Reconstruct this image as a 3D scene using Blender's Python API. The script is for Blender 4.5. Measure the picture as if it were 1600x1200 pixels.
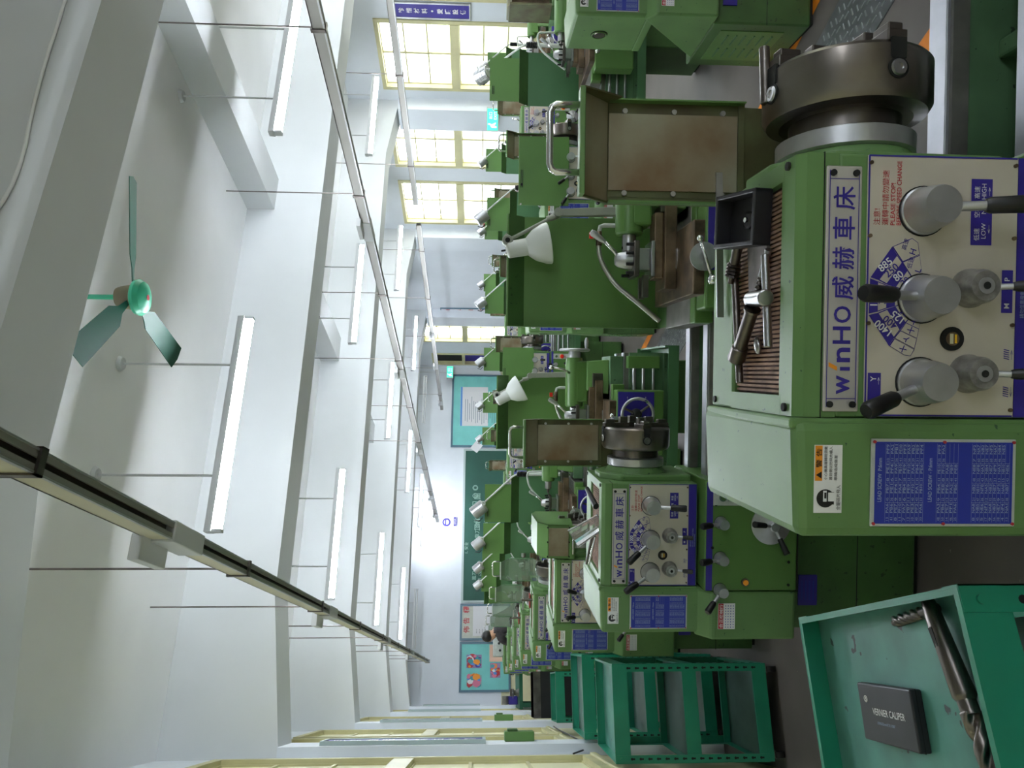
import bpy, bmesh, math, random
from mathutils import Vector, Matrix
random.seed(4)
S = bpy.context.scene
for o in list(bpy.data.objects): bpy.data.objects.remove(o)
# ------------------------------------------------------------------ camera
TH = math.radians(23); PI_ = math.radians(2.58); RO = .01; FPX = 1110
F_ = Vector((math.sin(TH)*math.cos(PI_), math.cos(TH)*math.cos(PI_), -math.sin(PI_)))
R0 = Vector((math.cos(TH), -math.sin(TH), 0)); U0 = R0.cross(F_)
RR = R0*math.cos(RO)+U0*math.sin(RO); UU = -R0*math.sin(RO)+U0*math.cos(RO)
cd = bpy.data.cameras.new('camera'); cam = bpy.data.objects.new('camera', cd)
S.collection.objects.link(cam)
m = Matrix.Identity(4)
for i in range(3):
    m[i][0] = -UU[i]; m[i][1] = RR[i]; m[i][2] = -F_[i]
m[0][3], m[1][3], m[2][3] = 0, 0, 1.61
cam.matrix_world = m
cd.sensor_width = 36; cd.lens = FPX/1600*36; cd.clip_start = .05
S.camera = cam
# ------------------------------------------------------------------ world, daylight, exposure
w = bpy.data.worlds.new('overcast'); S.world = w; w.use_nodes = True
bg = w.node_tree.nodes['Background']; bg.inputs[0].default_value = (.93, .97, 1, 1); bg.inputs[1].default_value = 5.0
S.view_settings.view_transform = 'Standard'; S.view_settings.look = 'None'
S.view_settings.exposure = 0.64; S.view_settings.gamma = 1; S.view_settings.use_curve_mapping = False
TUBE = 90.0
def portal(name, loc, rot, sx, sy):
    l = bpy.data.lights.new(name, 'AREA'); l.shape = 'RECTANGLE'; l.size = sx; l.size_y = sy
    l.cycles.is_portal = True
    o = bpy.data.objects.new(name, l); o.location = loc; o.rotation_euler = rot; S.collection.objects.link(o)
XL, XR, YF, YB = -.42, 8.1, -4.5, 17.85      # left wall, right wall, wall behind the camera, back wall
portal('daylight_portal_right', (XR+.3, 5.5, 2.0), (0, math.radians(90), 0), 2.3, 19)
# ------------------------------------------------------------------ materials
def lin(c):
    return tuple(((x/255)/12.92 if x/255 <= .04045 else ((x/255+.055)/1.055)**2.4) for x in c)+(1,)
MATS = {}
def mat(name, c, rough=.5, metal=0., noise=0., scale=12., c2=None, emit=None, estr=0., alpha=None, spots=None, bump=0., coat=0., trans=0.):
    m = bpy.data.materials.new(name); m.use_nodes = True; nt = m.node_tree; b = nt.nodes['Principled BSDF']
    b.inputs['Base Color'].default_value = lin(c); b.inputs['Roughness'].default_value = rough
    b.inputs['Metallic'].default_value = metal
    if coat: b.inputs['Coat Weight'].default_value = coat; b.inputs['Coat Roughness'].default_value = .15
    if trans: b.inputs['Transmission Weight'].default_value = trans
    if emit:
        b.inputs['Emission Color'].default_value = lin(emit); b.inputs['Emission Strength'].default_value = estr
    if alpha is not None: b.inputs['Alpha'].default_value = alpha
    if noise or c2 or spots or bump:
        tc = nt.nodes.new('ShaderNodeTexCoord')
        n = nt.nodes.new('ShaderNodeTexNoise'); n.inputs['Scale'].default_value = scale; n.inputs['Detail'].default_value = 5
        nt.links.new(tc.outputs['Object'], n.inputs['Vector'])
        col = None
        if noise or c2:
            r = nt.nodes.new('ShaderNodeValToRGB'); r.color_ramp.elements[0].position = .35; r.color_ramp.elements[1].position = .68
            a = c; bcol = c2 or tuple(min(255, x*(1+noise)) for x in c)
            if noise and not c2: a = tuple(x*(1-noise) for x in c)
            r.color_ramp.elements[0].color = lin(a); r.color_ramp.elements[1].color = lin(bcol)
            nt.links.new(n.outputs['Fac'], r.inputs[0]); col = r.outputs[0]
        if spots:
            n2 = nt.nodes.new('ShaderNodeTexNoise'); n2.inputs['Scale'].default_value = spots[1]; n2.inputs['Detail'].default_value = 3
            nt.links.new(tc.outputs['Object'], n2.inputs['Vector'])
            r2 = nt.nodes.new('ShaderNodeValToRGB'); r2.color_ramp.elements[0].position = spots[2]; r2.color_ramp.elements[1].position = spots[2]+.02
            nt.links.new(n2.outputs['Fac'], r2.inputs[0])
            mx = nt.nodes.new('ShaderNodeMixRGB'); mx.inputs[1].default_value = lin(c); mx.inputs[2].default_value = lin(spots[0])
            if col: nt.links.new(col, mx.inputs[1])
            nt.links.new(r2.outputs[0], mx.inputs[0]); col = mx.outputs[0]
        if col: nt.links.new(col, b.inputs['Base Color'])
        if bump:
            bp = nt.nodes.new('ShaderNodeBump'); bp.inputs['Strength'].default_value = bump; bp.inputs['Distance'].default_value = .01
            nt.links.new(n.outputs['Fac'], bp.inputs['Height']); nt.links.new(bp.outputs[0], b.inputs['Normal'])
    MATS[name] = m; return m
GREEN = mat('green_enamel', (95, 131, 76), .5, noise=.05, scale=5, spots=((52, 84, 58), 70, .70), coat=.06)
GREEND = mat('dark_green_enamel', (64, 98, 50), .42, noise=.10, scale=4, spots=((38, 62, 32), 50, .68))
GREENC = mat('casting_green', (84, 120, 84), .6, noise=.12, scale=6, spots=((48, 70, 50), 40, .66), bump=.15)
GREENS = mat('sheet_green', (86, 124, 62), .36, noise=.04, scale=3, spots=((60, 96, 50), 60, .74))
GREENB = mat('blue_green_enamel', (72, 114, 76), .38, noise=.04, scale=3)
TEAL = mat('teal_enamel', (28, 132, 104), .38, noise=.05, scale=5, coat=.2)
TRAYT = mat('worn_teal_tray', (84, 142, 132), .42, noise=.10, scale=7, spots=((58, 70, 74), 26, .69))
TEALD = mat('grey_teal_shelf', (86, 112, 106), .4, noise=.15, scale=4)
STEEL = mat('machined_steel', (176, 176, 178), .28, 1, noise=.06, scale=9)
STEELD = mat('oily_steel', (112, 106, 102), .33, 1, noise=.16, scale=8)
CHUCK = mat('chuck_steel', (150, 145, 141), .30, 1, c2=(112, 104, 96), scale=5)
IRON = mat('brown_oiled_iron', (104, 88, 70), .45, .6, noise=.3, scale=10)
CAST = mat('grey_casting', (120, 118, 112), .5, .5, noise=.12, scale=12)
ALU = mat('satin_aluminium', (188, 189, 192), .36, .85, noise=.03, scale=30)
BEAD = mat('grey_worn_knob', (150, 148, 146), .42, .7, noise=.15, scale=60)
WAY = mat('slideway_steel', (168, 170, 176), .42, .9, noise=.05, scale=9)
CHROME = mat('chrome', (215, 215, 215), .15, 1)
BLACK = mat('black_rubber', (15, 15, 17), .4)
BLACKP = mat('black_plastic', (34, 34, 39), .45, noise=.08, scale=30)
DARK = mat('dark_gap', (18, 20, 18), .8)
PLATE = mat('plate_silver', (196, 192, 186), .38, .35, noise=.04, scale=6)
PLATEC = mat('plate_cream', (206, 198, 184), .40, .25, noise=.05, scale=4)
PURP = mat('plate_violet', (50, 38, 140), .4)
BLUE = mat('chart_blue', (36, 50, 156), .38)
CHTXT = mat('chart_lettering', (150, 166, 200), .5)
WHITE = mat('white_print', (232, 232, 232), .5)
REDT = mat('red_print', (178, 44, 54), .5)
ORNG = mat('orange_print', (238, 150, 34), .5)
YEL = mat('yellow_plastic', (240, 190, 30), .4)
RED = mat('red_plastic', (214, 34, 26), .3)
LGREY = mat('light_grey_paint', (180, 186, 180), .4, noise=.05, scale=20)
LAMPW = mat('lamp_white', (216, 220, 216), .35)
POSTG = mat('post_grey_paint', (146, 150, 138), .45, noise=.05, scale=8)
MATR = mat('ribbed_mat_brown', (150, 118, 96), .75, noise=.15, scale=30)
MATD = mat('ribbed_mat_groove', (86, 62, 58), .85, noise=.2, scale=30)
WINP = mat('stained_shield_window', (150, 148, 126), .5, c2=(112, 88, 58), scale=5)
OLIVE = mat('oily_shield_frame', (92, 98, 62), .5, c2=(70, 60, 34), scale=8)
HOSE = mat('steel_hose', (160, 160, 150), .3, .8)
LAMPB = mat('lamp_glass', (240, 240, 230), .2)
WALL = mat('wall_paint', (220, 225, 232), .75, noise=.015, scale=2)
CEIL = mat('ceiling_paint', (238, 239, 240), .8, noise=.015, scale=1.5)
BEAM = mat('beam_paint', (212, 215, 217), .8, noise=.015, scale=1.5)
CREAM = mat('cream_wall_paint', (212, 208, 172), .6, noise=.03, scale=3)
FRAME = mat('cream_window_frame', (200, 194, 150), .45, noise=.04, scale=4)
PANE = mat('frosted_cream_pane', (232, 228, 190), .5, noise=.03, scale=2, emit=(232, 226, 184), estr=.0)
WOOD = mat('tan_wood', (178, 140, 90), .6)
FLOOR = mat('floor_grey', (92, 86, 82), .5, noise=.10, scale=1.6, spots=((128, 122, 116), 45, .73), bump=.05)
LINE = mat('floor_line_orange', (214, 124, 22), .5, noise=.1, scale=9)
CHK = mat('checker_plate', (120, 122, 124), .4, .7, noise=.08, scale=12)
CHKB = mat('checker_plate_tread', (176, 178, 180), .35, .8)
BOARDG = mat('chalkboard_green', (24, 74, 62), .6, c2=(32, 86, 72), scale=1.5)
CHALK = mat('chalk', (150, 180, 168), .8)
PINB = mat('pin_board_turquoise', (126, 204, 200), .7, noise=.03, scale=3)
BFRAME = mat('board_frame_blue', (78, 110, 128), .4)
BFRAMEG = mat('board_frame_grey', (168, 184, 184), .4)
PAPER = mat('paper', (222, 222, 226), .7)
PAPERB = mat('paper_blue_edge', (92, 150, 216), .7)
GLASSM = bpy.data.materials.new('window_glass'); GLASSM.use_nodes = True
nt = GLASSM.node_tree; nt.nodes.clear(); o_ = nt.nodes.new('ShaderNodeOutputMaterial'); t_ = nt.nodes.new('ShaderNodeBsdfTransparent')
g_ = nt.nodes.new('ShaderNodeBsdfGlossy'); g_.inputs['Roughness'].default_value = .03; mx_ = nt.nodes.new('ShaderNodeMixShader'); mx_.inputs[0].default_value = .06
nt.links.new(t_.outputs[0], mx_.inputs[1]); nt.links.new(g_.outputs[0], mx_.inputs[2]); nt.links.new(mx_.outputs[0], o_.inputs[0])
CLEAR = bpy.data.materials.new('clear_shield'); CLEAR.use_nodes = True
nt = CLEAR.node_tree; nt.nodes.clear(); o_ = nt.nodes.new('ShaderNodeOutputMaterial'); t_ = nt.nodes.new('ShaderNodeBsdfTransparent')
t_.inputs[0].default_value = (.80, .88, .82, 1)
g_ = nt.nodes.new('ShaderNodeBsdfPrincipled'); g_.inputs['Roughness'].default_value = .25; g_.inputs['Base Color'].default_value = lin((160, 176, 156)); mx_ = nt.nodes.new('ShaderNodeMixShader'); mx_.inputs[0].default_value = .35
nt.links.new(t_.outputs[0], mx_.inputs[1]); nt.links.new(g_.outputs[0], mx_.inputs[2]); nt.links.new(mx_.outputs[0], o_.inputs[0])
TUBEM = mat('tube_lit', (255, 255, 255), .5, emit=(238, 246, 255), estr=TUBE)
TUBEO = mat('tube_unlit', (210, 212, 214), .4)
FIX = mat('fixture_white', (200, 202, 204), .45)
TRK = mat('busway_cream', (206, 200, 176), .45)
TRKG = mat('busway_grey', (150, 148, 142), .38, .5)
TRKD = mat('busway_slot', (62, 52, 46), .6)
EXITM = mat('exit_sign_lit', (80, 220, 170), .5, emit=(70, 230, 170), estr=1.0)
EXITW = mat('exit_sign_white', (235, 255, 245), .5, emit=(235, 255, 245), estr=1.0)
SKIN = mat('skin', (190, 146, 118), .5)
HAIR = mat('black_hair', (20, 18, 18), .5)
SHIRT = mat('dark_grey_shirt', (62, 58, 62), .8, noise=.1, scale=30)
TROUS = mat('dark_trousers', (38, 38, 46), .8)
FANG = mat('fan_green', (56, 176, 136), .35)
FANB = mat('fan_motor_brown', (104, 96, 70), .45)
FAND = mat('fan_blade_green', (30, 92, 74), .45)
TREE = mat('outside_foliage', (206, 226, 176), .8, noise=.2, scale=3)
BLDG = mat('outside_building', (214, 208, 206), .8, noise=.05, scale=1)
# ------------------------------------------------------------------ mesh builder
class MB:
    def __init__(s): s.v = []; s.f = []; s.m = []; s.s = []; s.mats = []; s.T = Matrix.Identity(4)
    def mi(s, m):
        if m not in s.mats: s.mats.append(m)
        return s.mats.index(m)
    def add(s, vs, fs, m, smooth=False):
        k = len(s.v); i = s.mi(m)
        s.v += [tuple(s.T @ Vector(p)) for p in vs]
        for f in fs: s.f.append([k+j for j in f]); s.m.append(i); s.s.append(smooth)
        return s
    def bm(s, bm, m, smooth=False):
        bm.verts.index_update()
        s.add([v.co[:] for v in bm.verts], [[v.index for v in f.verts] for f in bm.faces], m, smooth); bm.free(); return s
    def box(s, a, b, m, bev=0, seg=2):
        bm = bmesh.new(); bmesh.ops.create_cube(bm, size=1)
        for v in bm.verts:
            v.co = Vector([(a[i]+b[i])/2+v.co[i]*(b[i]-a[i]) for i in range(3)])
        if bev: bmesh.ops.bevel(bm, geom=bm.edges[:], offset=bev, segments=seg, affect='EDGES', profile=.5)
        return s.bm(bm, m)
    def hexa(s, p, m, bev=0):   # 8 points: bottom 4 ccw, top 4 ccw
        bm = bmesh.new(); vs = [bm.verts.new(q) for q in p]
        for f in ((3, 2, 1, 0), (4, 5, 6, 7), (0, 1, 5, 4), (1, 2, 6, 5), (2, 3, 7, 6), (3, 0, 4, 7)): bm.faces.new([vs[i] for i in f])
        if bev: bmesh.ops.bevel(bm, geom=bm.edges[:], offset=bev, segments=2, affect='EDGES', profile=.5)
        return s.bm(bm, m)
    def prism(s, poly, axis, h0, h1, m, bev=0):
        def P(a, b, h): return {'x': (h, a, b), 'y': (a, h, b), 'z': (a, b, h)}[axis]
        bm = bmesh.new(); n = len(poly)
        A = [bm.verts.new(P(a, b, h0)) for a, b in poly]; B = [bm.verts.new(P(a, b, h1)) for a, b in poly]
        bm.faces.new(A); bm.faces.new(B[::-1])
        for i in range(n): bm.faces.new((A[i], B[i], B[(i+1) % n], A[(i+1) % n]))
        bmesh.ops.recalc_face_normals(bm, faces=bm.faces[:])
        if bev: bmesh.ops.bevel(bm, geom=bm.edges[:], offset=bev, segments=2, affect='EDGES', profile=.5)
        return s.bm(bm, m)
    def rev(s, prof, o, ax, m, seg=24, smooth=True):   # prof: (radius, height) along axis
        o = Vector(o); ax = Vector(ax).normalized(); t = Vector((0, 0, 1)) if abs(ax.z) < .9 else Vector((1, 0, 0))
        e1 = ax.cross(t).normalized(); e2 = ax.cross(e1); n = len(prof); runs = [[prof[0]]]
        for i in range(1, n):
            runs[-1].append(prof[i])
            if i < n-1:
                a = Vector((prof[i][0]-prof[i-1][0], prof[i][1]-prof[i-1][1])); c = Vector((prof[i+1][0]-prof[i][0], prof[i+1][1]-prof[i][1]))
                if a.length > 1e-7 and c.length > 1e-7 and a.angle(c) > .55: runs.append([prof[i]])
        for run in runs:
            vs = []; fs = []
            for r, h in run:
                for k in range(seg):
                    a = 2*math.pi*k/seg; vs.append(tuple(o+ax*h+(e1*math.cos(a)+e2*math.sin(a))*max(r, 1e-5)))
            for i in range(len(run)-1):
                for k in range(seg):
                    k2 = (k+1) % seg; fs.append((i*seg+k, i*seg+k2, (i+1)*seg+k2, (i+1)*seg+k))
            s.add(vs, fs, m, smooth)
        for (r, h), rv in ((prof[0], True), (prof[-1], False)):
            if r > 2e-5:
                vs = [tuple(o+ax*h+(e1*math.cos(2*math.pi*k/seg)+e2*math.sin(2*math.pi*k/seg))*r) for k in range(seg)]
                s.add(vs, [list(range(seg))[::-1] if rv else list(range(seg))], m, False)
        return s
    def cyl(s, a, b, r, m, r2=None, seg=16, bev=0):
        a = Vector(a); b = Vector(b); L = (b-a).length; r2 = r if r2 is None else r2
        pr = [(r-bev, 0), (r, bev), (r2, L-bev), (r2-bev, L)] if bev else [(r, 0), (r2, L)]
        return s.rev(pr, a, b-a, m, seg)
    def tube(s, pts, r, m, seg=10, smooth_n=0):
        pts = [Vector(p) for p in pts]
        for _ in range(smooth_n):
            q = [pts[0]]
            for a, b in zip(pts, pts[1:]): q += [a*.75+b*.25, a*.25+b*.75]
            pts = q+[pts[-1]]
        n = len(pts); vs = []; fs = []; e1 = None
        for i, p in enumerate(pts):
            t = (pts[min(i+1, n-1)]-pts[max(i-1, 0)]).normalized()
            if e1 is None: e1 = t.orthogonal().normalized()
            e1 = (e1-t*e1.dot(t)).normalized(); e2 = t.cross(e1)
            for k in range(seg):
                a = 2*math.pi*k/seg; vs.append(tuple(p+(e1*math.cos(a)+e2*math.sin(a))*r))
        for i in range(n-1):
            for k in range(seg):
                k2 = (k+1) % seg; fs.append((i*seg+k, i*seg+k2, (i+1)*seg+k2, (i+1)*seg+k))
        s.add(vs, fs, m, True); k0 = len(s.v)-len(vs)
        for f in (tuple(range(seg))[::-1], tuple((n-1)*seg+k for k in range(seg))): s.f.append([k0+j for j in f]); s.m.append(s.mi(m)); s.s.append(False)
        return s
    def torus(s, c, ax, R, r, m, seg=32, rs=10):
        c = Vector(c); ax = Vector(ax).normalized(); e1 = ax.orthogonal().normalized(); e2 = ax.cross(e1)
        vs = []; fs = []
        for i in range(seg):
            a = 2*math.pi*i/seg; d = e1*math.cos(a)+e2*math.sin(a)
            for j in range(rs):
                b = 2*math.pi*j/rs; vs.append(tuple(c+d*(R+r*math.cos(b))+ax*r*math.sin(b)))
        for i in range(seg):
            for j in range(rs): fs.append((i*rs+j, ((i+1) % seg)*rs+j, ((i+1) % seg)*rs+(j+1) % rs, i*rs+(j+1) % rs))
        return s.add(vs, fs, m, True)
    def sph(s, c, r, m, sc=(1, 1, 1), seg=16):
        bm = bmesh.new(); bmesh.ops.create_uvsphere(bm, u_segments=seg, v_segments=seg//2+2, radius=r)
        for v in bm.verts: v.co = Vector((v.co.x*sc[0]+c[0], v.co.y*sc[1]+c[1], v.co.z*sc[2]+c[2]))
        return s.bm(bm, m, True)
    def poly(s, pts, m):            # flat polygon
        return s.add(pts, [list(range(len(pts)))], m)
    def rect(s, o, r, u, w, h, m):  # flat rectangle centred on o
        o = Vector(o); r = Vector(r)*w/2; u = Vector(u)*h/2
        return s.poly([o-r-u, o+r-u, o+r+u, o-r+u], m)
    def text(s, t, o, h, m, right=(1, 0, 0), up=(0, 0, 1), align='l', w=None, bold=0, rot=0):
        vs, fs = glyphs(t, bold)
        if not vs: return s
        x0 = min(v[0] for v in vs); x1 = max(v[0] for v in vs); y0 = min(v[1] for v in vs); y1 = max(v[1] for v in vs)
        sy = h/max(y1-y0, 1e-6); sx = sy if w is None else w/max(x1-x0, 1e-6)
        W = (x1-x0)*sx; off = {'l': 0, 'c': -W/2, 'r': -W}[align]
        o = Vector(o); R = Vector(right); U = Vector(up); ca, sa = math.cos(rot), math.sin(rot)
        out = []
        for v in vs:
            a = (v[0]-x0)*sx+off; b = (v[1]-y0)*sy-(h/2 if align == 'c' else 0)
            a, b = a*ca-b*sa, a*sa+b*ca; out.append(tuple(o+R*a+U*b))
        return s.add(out, fs, m)
    def mesh(s, name):
        me = bpy.data.meshes.new(name); me.from_pydata(s.v, [], s.f)
        for mt in s.mats: me.materials.append(mt)
        me.polygons.foreach_set('material_index', s.m); me.polygons.foreach_set('use_smooth', s.s); me.update(); return me
    def obj(s, name, parent=None, **kw):
        return link(name, s.mesh(name), parent, **kw)
_G = {}
def glyphs(t, bold=0):
    if (t, bold) in _G: return _G[(t, bold)]
    c = bpy.data.curves.new('glyph', 'FONT'); c.body = t; c.size = 1; c.resolution_u = 3; c.offset = bold
    o = bpy.data.objects.new('glyph', c); me = o.to_mesh()
    vs = [v.co[:] for v in me.vertices]; fs = [list(p.vertices) for p in me.polygons]
    o.to_mesh_clear(); bpy.data.objects.remove(o); bpy.data.curves.remove(c)
    _G[(t, bold)] = (vs, fs); return vs, fs
def link(name, data, parent=None, label=None, cat=None, group=None, kind=None, loc=None, rz=None):
    o = bpy.data.objects.new(name, data); S.collection.objects.link(o)
    if parent: o.parent = parent
    if loc: o.location = loc
    if rz is not None: o.rotation_euler = (0, 0, rz)
    tag(o, label, cat, group, kind); return o
def tag(o, label=None, cat=None, group=None, kind=None):
    if label: o['label'] = label
    if cat: o['category'] = cat
    if group: o['group'] = group
    if kind: o['kind'] = kind
def thing(name, label, cat, loc=(0, 0, 0), rz=0, group=None):
    o = link(name, None, None, label, cat, group, None, loc, rz); o.empty_display_size = .1; return o
_C = {}
def part(name, key, fn, parent, label=None):
    """a part whose mesh is shared by every copy made from the same key"""
    if key not in _C:
        b = MB(); fn(b); _C[key] = b.mesh(name)
    o = link(name, _C[key], parent)
    if label: o['label'] = label
    return o
def dup_tree(o, parent=None):
    c = o.copy(); S.collection.objects.link(c); c.parent = parent
    for ch in list(o.children): dup_tree(ch, c)
    return c
# ------------------------------------------------------------------ room shell
H = 3.62; BB = 3.0; SILL = .88; TOPR = 3.07
def st(b, name): return b.obj(name, kind='structure')
b = MB(); b.box((XL-.25, YF-.2, -.1), (XR+.3, YB+.2, 0), FLOOR); st(b, 'floor')
b = MB(); b.box((XL-.25, YF-.2, H), (XR+.3, YB+.2, H+.15), CEIL); st(b, 'ceiling')
beams = [-4.2, -1.05, 1.9, 5.12, 8.22, 11.5, 14.7]
k = 0
for d in beams:
    k += 1
    b = MB()
    b.prism([(XL, BB-.14), (XL+1.0, BB), (XR-1.0, BB), (XR, BB-.14), (XR, H), (XL, H)], 'y', d, d+.36, BEAM)
    st(b, 'trim_%d' % k)
k += 1; b = MB(); b.box((3.78, YF, 3.39), (4.1, YB, H), BEAM); st(b, 'trim_%d' % k)
# walls with window openings
def wall_x(name, x, side, wins, doors=()):
    """wall along y at x; side = -1 left wall, +1 right wall (thickness goes outwards)"""
    t = .2*side; x0, x1 = sorted((x, x+t))
    cuts = sorted([(a, c, z0, z1) for a, c, z0, z1 in wins])
    b = MB(); y = YF
    for a, c, z0, z1 in cuts:
        if a > y: col(b, x0, x1, y, a, 0, H)
        if z0 > 0: col(b, x0, x1, a, c, 0, z0)
        col(b, x0, x1, a, c, z1, H); y = c
    col(b, x0, x1, y, YB, 0, H)
    st(b, name)
def col(b, x0, x1, y0, y1, z0, z1):
    D = SILL
    if z0 < D: b.box((x0, y0, z0), (x1, y1, min(z1, D)), CREAM)
    if z1 > D: b.box((x0, y0, max(z0, D)), (x1, y1, z1), WALL)
RW = [(-3.6, -2.4), (-2.2, -1.2), (-.5, .6), (.75, 1.8), (2.45, 3.55), (3.7, 4.95), (5.55, 6.5), (6.8, 8.0), (8.5, 9.7), (10.06, 11.3), (15.0, 16.35)]
LW = [(-3.6, -2.4), (-2.2, -1.2), (-.5, .6), (.75, 1.8), (2.5, 3.6), (3.8, 4.95), (5.5, 6.75), (6.95, 8.05), (8.75, 10.0), (10.15, 11.3), (11.95, 13.2), (13.35, 14.5), (15.2, 16.4)]
wall_x('wall_right', XR, 1, [(a, c, SILL, TOPR) for a, c in RW]+[(17.05, 17.75, 0, 2.9)])
wall_x('wall_left', XL, -1, [(a, c, .9, 3.2) for a, c in LW])
b = MB(); b.box((XL-.2, YB, 0), (XR+.2, YB+.2, 1.05), CREAM); b.box((XL-.2, YB, 1.05), (XR+.2, YB+.2, H), WALL); st(b, 'wall_back')
b = MB(); b.box((XL-.2, YF-.2, 0), (XR+.2, YF, 1.05), CREAM); b.box((XL-.2, YF-.2, 1.05), (XR+.2, YF, H), WALL); st(b, 'wall_front')
# pilasters under the beams
for i, d in enumerate(beams):
    b = MB(); b.box((XL, d-.012, 0), (XL+.07, d+.372, BB-.13), WALL); k += 1; st(b, 'trim_%d' % k)
    b = MB(); b.box((XR-.22, d-.05, 0), (XR, d+.36, SILL), CREAM); b.box((XR-.22, d-.05, SILL), (XR, d+.372, BB-.13), WALL); k += 1; st(b, 'trim_%d' % k)
wn = 0
def window(x, side, a, c, z0, z1, pane, cols, rows_lo, rows_hi, transom, depth):
    """wooden window with a heavy transom bar and thin glazing bars"""
    global wn; wn += 1
    root = link('window_%d' % wn, None, kind='structure'); root.location = (x, a, 0)
    L = c-a; fx0, fx1 = sorted((side*(-.02), side*depth)); b = MB(); f = .055
    b.box((fx0, f, z0), (fx1, L-f, z0+f), FRAME); b.box((fx0, f, z1-f), (fx1, L-f, z1), FRAME)
    b.box((fx0, 0, z0), (fx1, f, z1), FRAME); b.box((fx0, L-f, z0), (fx1, L, z1), FRAME)
    b.box((fx0-.01, f-.004, transom-.06), (fx1-.003, L-f+.004, transom+.06), FRAME)
    b.obj('window_frame', root)
    b = MB(); xm = side*(depth*.55 if side > 0 else .022)
    def sash(zl, zh, rows):
        g = .03
        for i in range(cols+1):
            y = f+(L-2*f)*i/cols; wd = g if 0 < i < cols else g*.7
            b.box((xm-.015, y-wd/2, zl), (xm+.015, y+wd/2, zh), FRAME)
        for j in range(rows+1):
            z = zl+(zh-zl)*j/rows; b.box((xm-.014, f, z-.010), (xm+.014, L-f, z+.010), FRAME)
    sash(z0+f, transom-.06, rows_lo); sash(transom+.06, z1-f, rows_hi); b.obj('glazing_bars', root)
    b = MB(); b.box((xm-.003, f, z0+f), (xm+.003, L-f, z1-f), pane); b.obj('window_pane', root)
    b = MB(); s0, s1 = sorted((-side*.03, side*.1)); b.box((s0, -.03, z0-.04), (s1, L+.03, z0), FRAME, .006); b.obj('window_sill', root)
    return root
for a, c in RW: window(XR, 1, a, c, SILL, TOPR, GLASSM, 2, 3, 3, 2.0, .14)
for a, c in LW: window(XL, -1, a, c, .9, 3.2, PANE, 2, 3, 3, 2.05, .14)
# dark shuttered door at the far end of the right wall
rt = link('door_1', None, kind='structure'); rt.location = (XR, 17.05, 0)
b = MB()
b.box((-.02, 0, 0), (.14, .06, 2.9), FRAME); b.box((-.02, .64, 0), (.14, .70, 2.9), FRAME); b.box((-.02, .06, 2.84), (.14, .64, 2.9), FRAME); b.box((-.02, .06, 2.02), (.14, .64, 2.10), FRAME)
b.obj('door_frame', rt)
b = MB(); b.box((.08, .06, 0), (.1, .64, 2.02), PURP)
for i in range(14): b.box((.065, .08+i*.04, 0), (.08, .10+i*.04, 2.02), PURP)
b.box((.08, .06, 2.1), (.1, .64, 2.84), DARK); b.obj('door_leaf', rt)
# floor markings, checker plate
for x in (2.13, 3.05):
    b = MB(); b.box((x-.04, YF, 0), (x+.04, YB-.6, .002), LINE); k += 1; st(b, 'trim_%d' % k)
b = MB(); b.box((2.46, YF, 0), (2.84, YB-.6, .004), CHK)
for i in range(0, 300):
    y = -1.2+i*.0385
    for j in range(7):
        x = 2.485+j*.052+(.0 if i % 2 else .026)
        if x > 2.82: continue
        if (i+j) % 2: b.box((x-.017, y-.0035, .004), (x+.017, y+.0035, .0065), CHKB)
        else: b.box((x-.0035, y-.017, .004), (x+.0035, y+.017, .0065), CHKB)
k += 1; st(b, 'trim_%d' % k)
# cable pinned on the near beam
cb = MB(); pts = []
for u, z in ((.9, 3.30), (1.27, 3.15), (1.49, 3.08), (1.87, 3.12), (2.38, 3.12), (3.2, 3.17), (4.4, 3.15), (6, 3.2)): pts.append((u, 1.893, z))
cb.tube(pts, .006, WHITE, 8, 2); cb.obj('white_cable', label='thin white cable pinned along the face of the nearest ceiling beam', cat='cable')
# ------------------------------------------------------------------ outside the right windows
for y0, y1, hh, xx in ((-2, 6.5, 2.2, 13), (10.2, 12.2, 2.0, 13)):
    bm_ = bmesh.new(); bmesh.ops.create_icosphere(bm_, subdivisions=4, radius=1)
    for v in bm_.verts:
        n = 1+.18*math.sin(v.co.x*7+y0)*math.cos(v.co.y*6)+.1*math.sin(v.co.z*13+v.co.x*9); v.co = Vector((xx+v.co.x*n*1.2, (y0+y1)/2+v.co.y*n*(y1-y0)/2, max(0, 1.5+v.co.z*n*1.6)))
    b = MB(); b.bm(bm_, TREE, True); b.obj('bush', label='pale green bush outside, %s' % ('beyond the windows nearest the camera' if y0 < 0 else 'beyond the blank stretch of wall with the scrolls'), cat='bush')
b = MB(); b.box((14, 13, 0), (17, 24, 2.9), BLDG)
for i in range(6):
    for j in range(2): b.box((13.96, 13.6+i*1.7, .8+j*1.1), (14, 14.6+i*1.7, 1.5+j*1.1), LGREY)
b.obj('outside_building', label='pale building seen through the second window from the front', cat='building')
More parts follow.
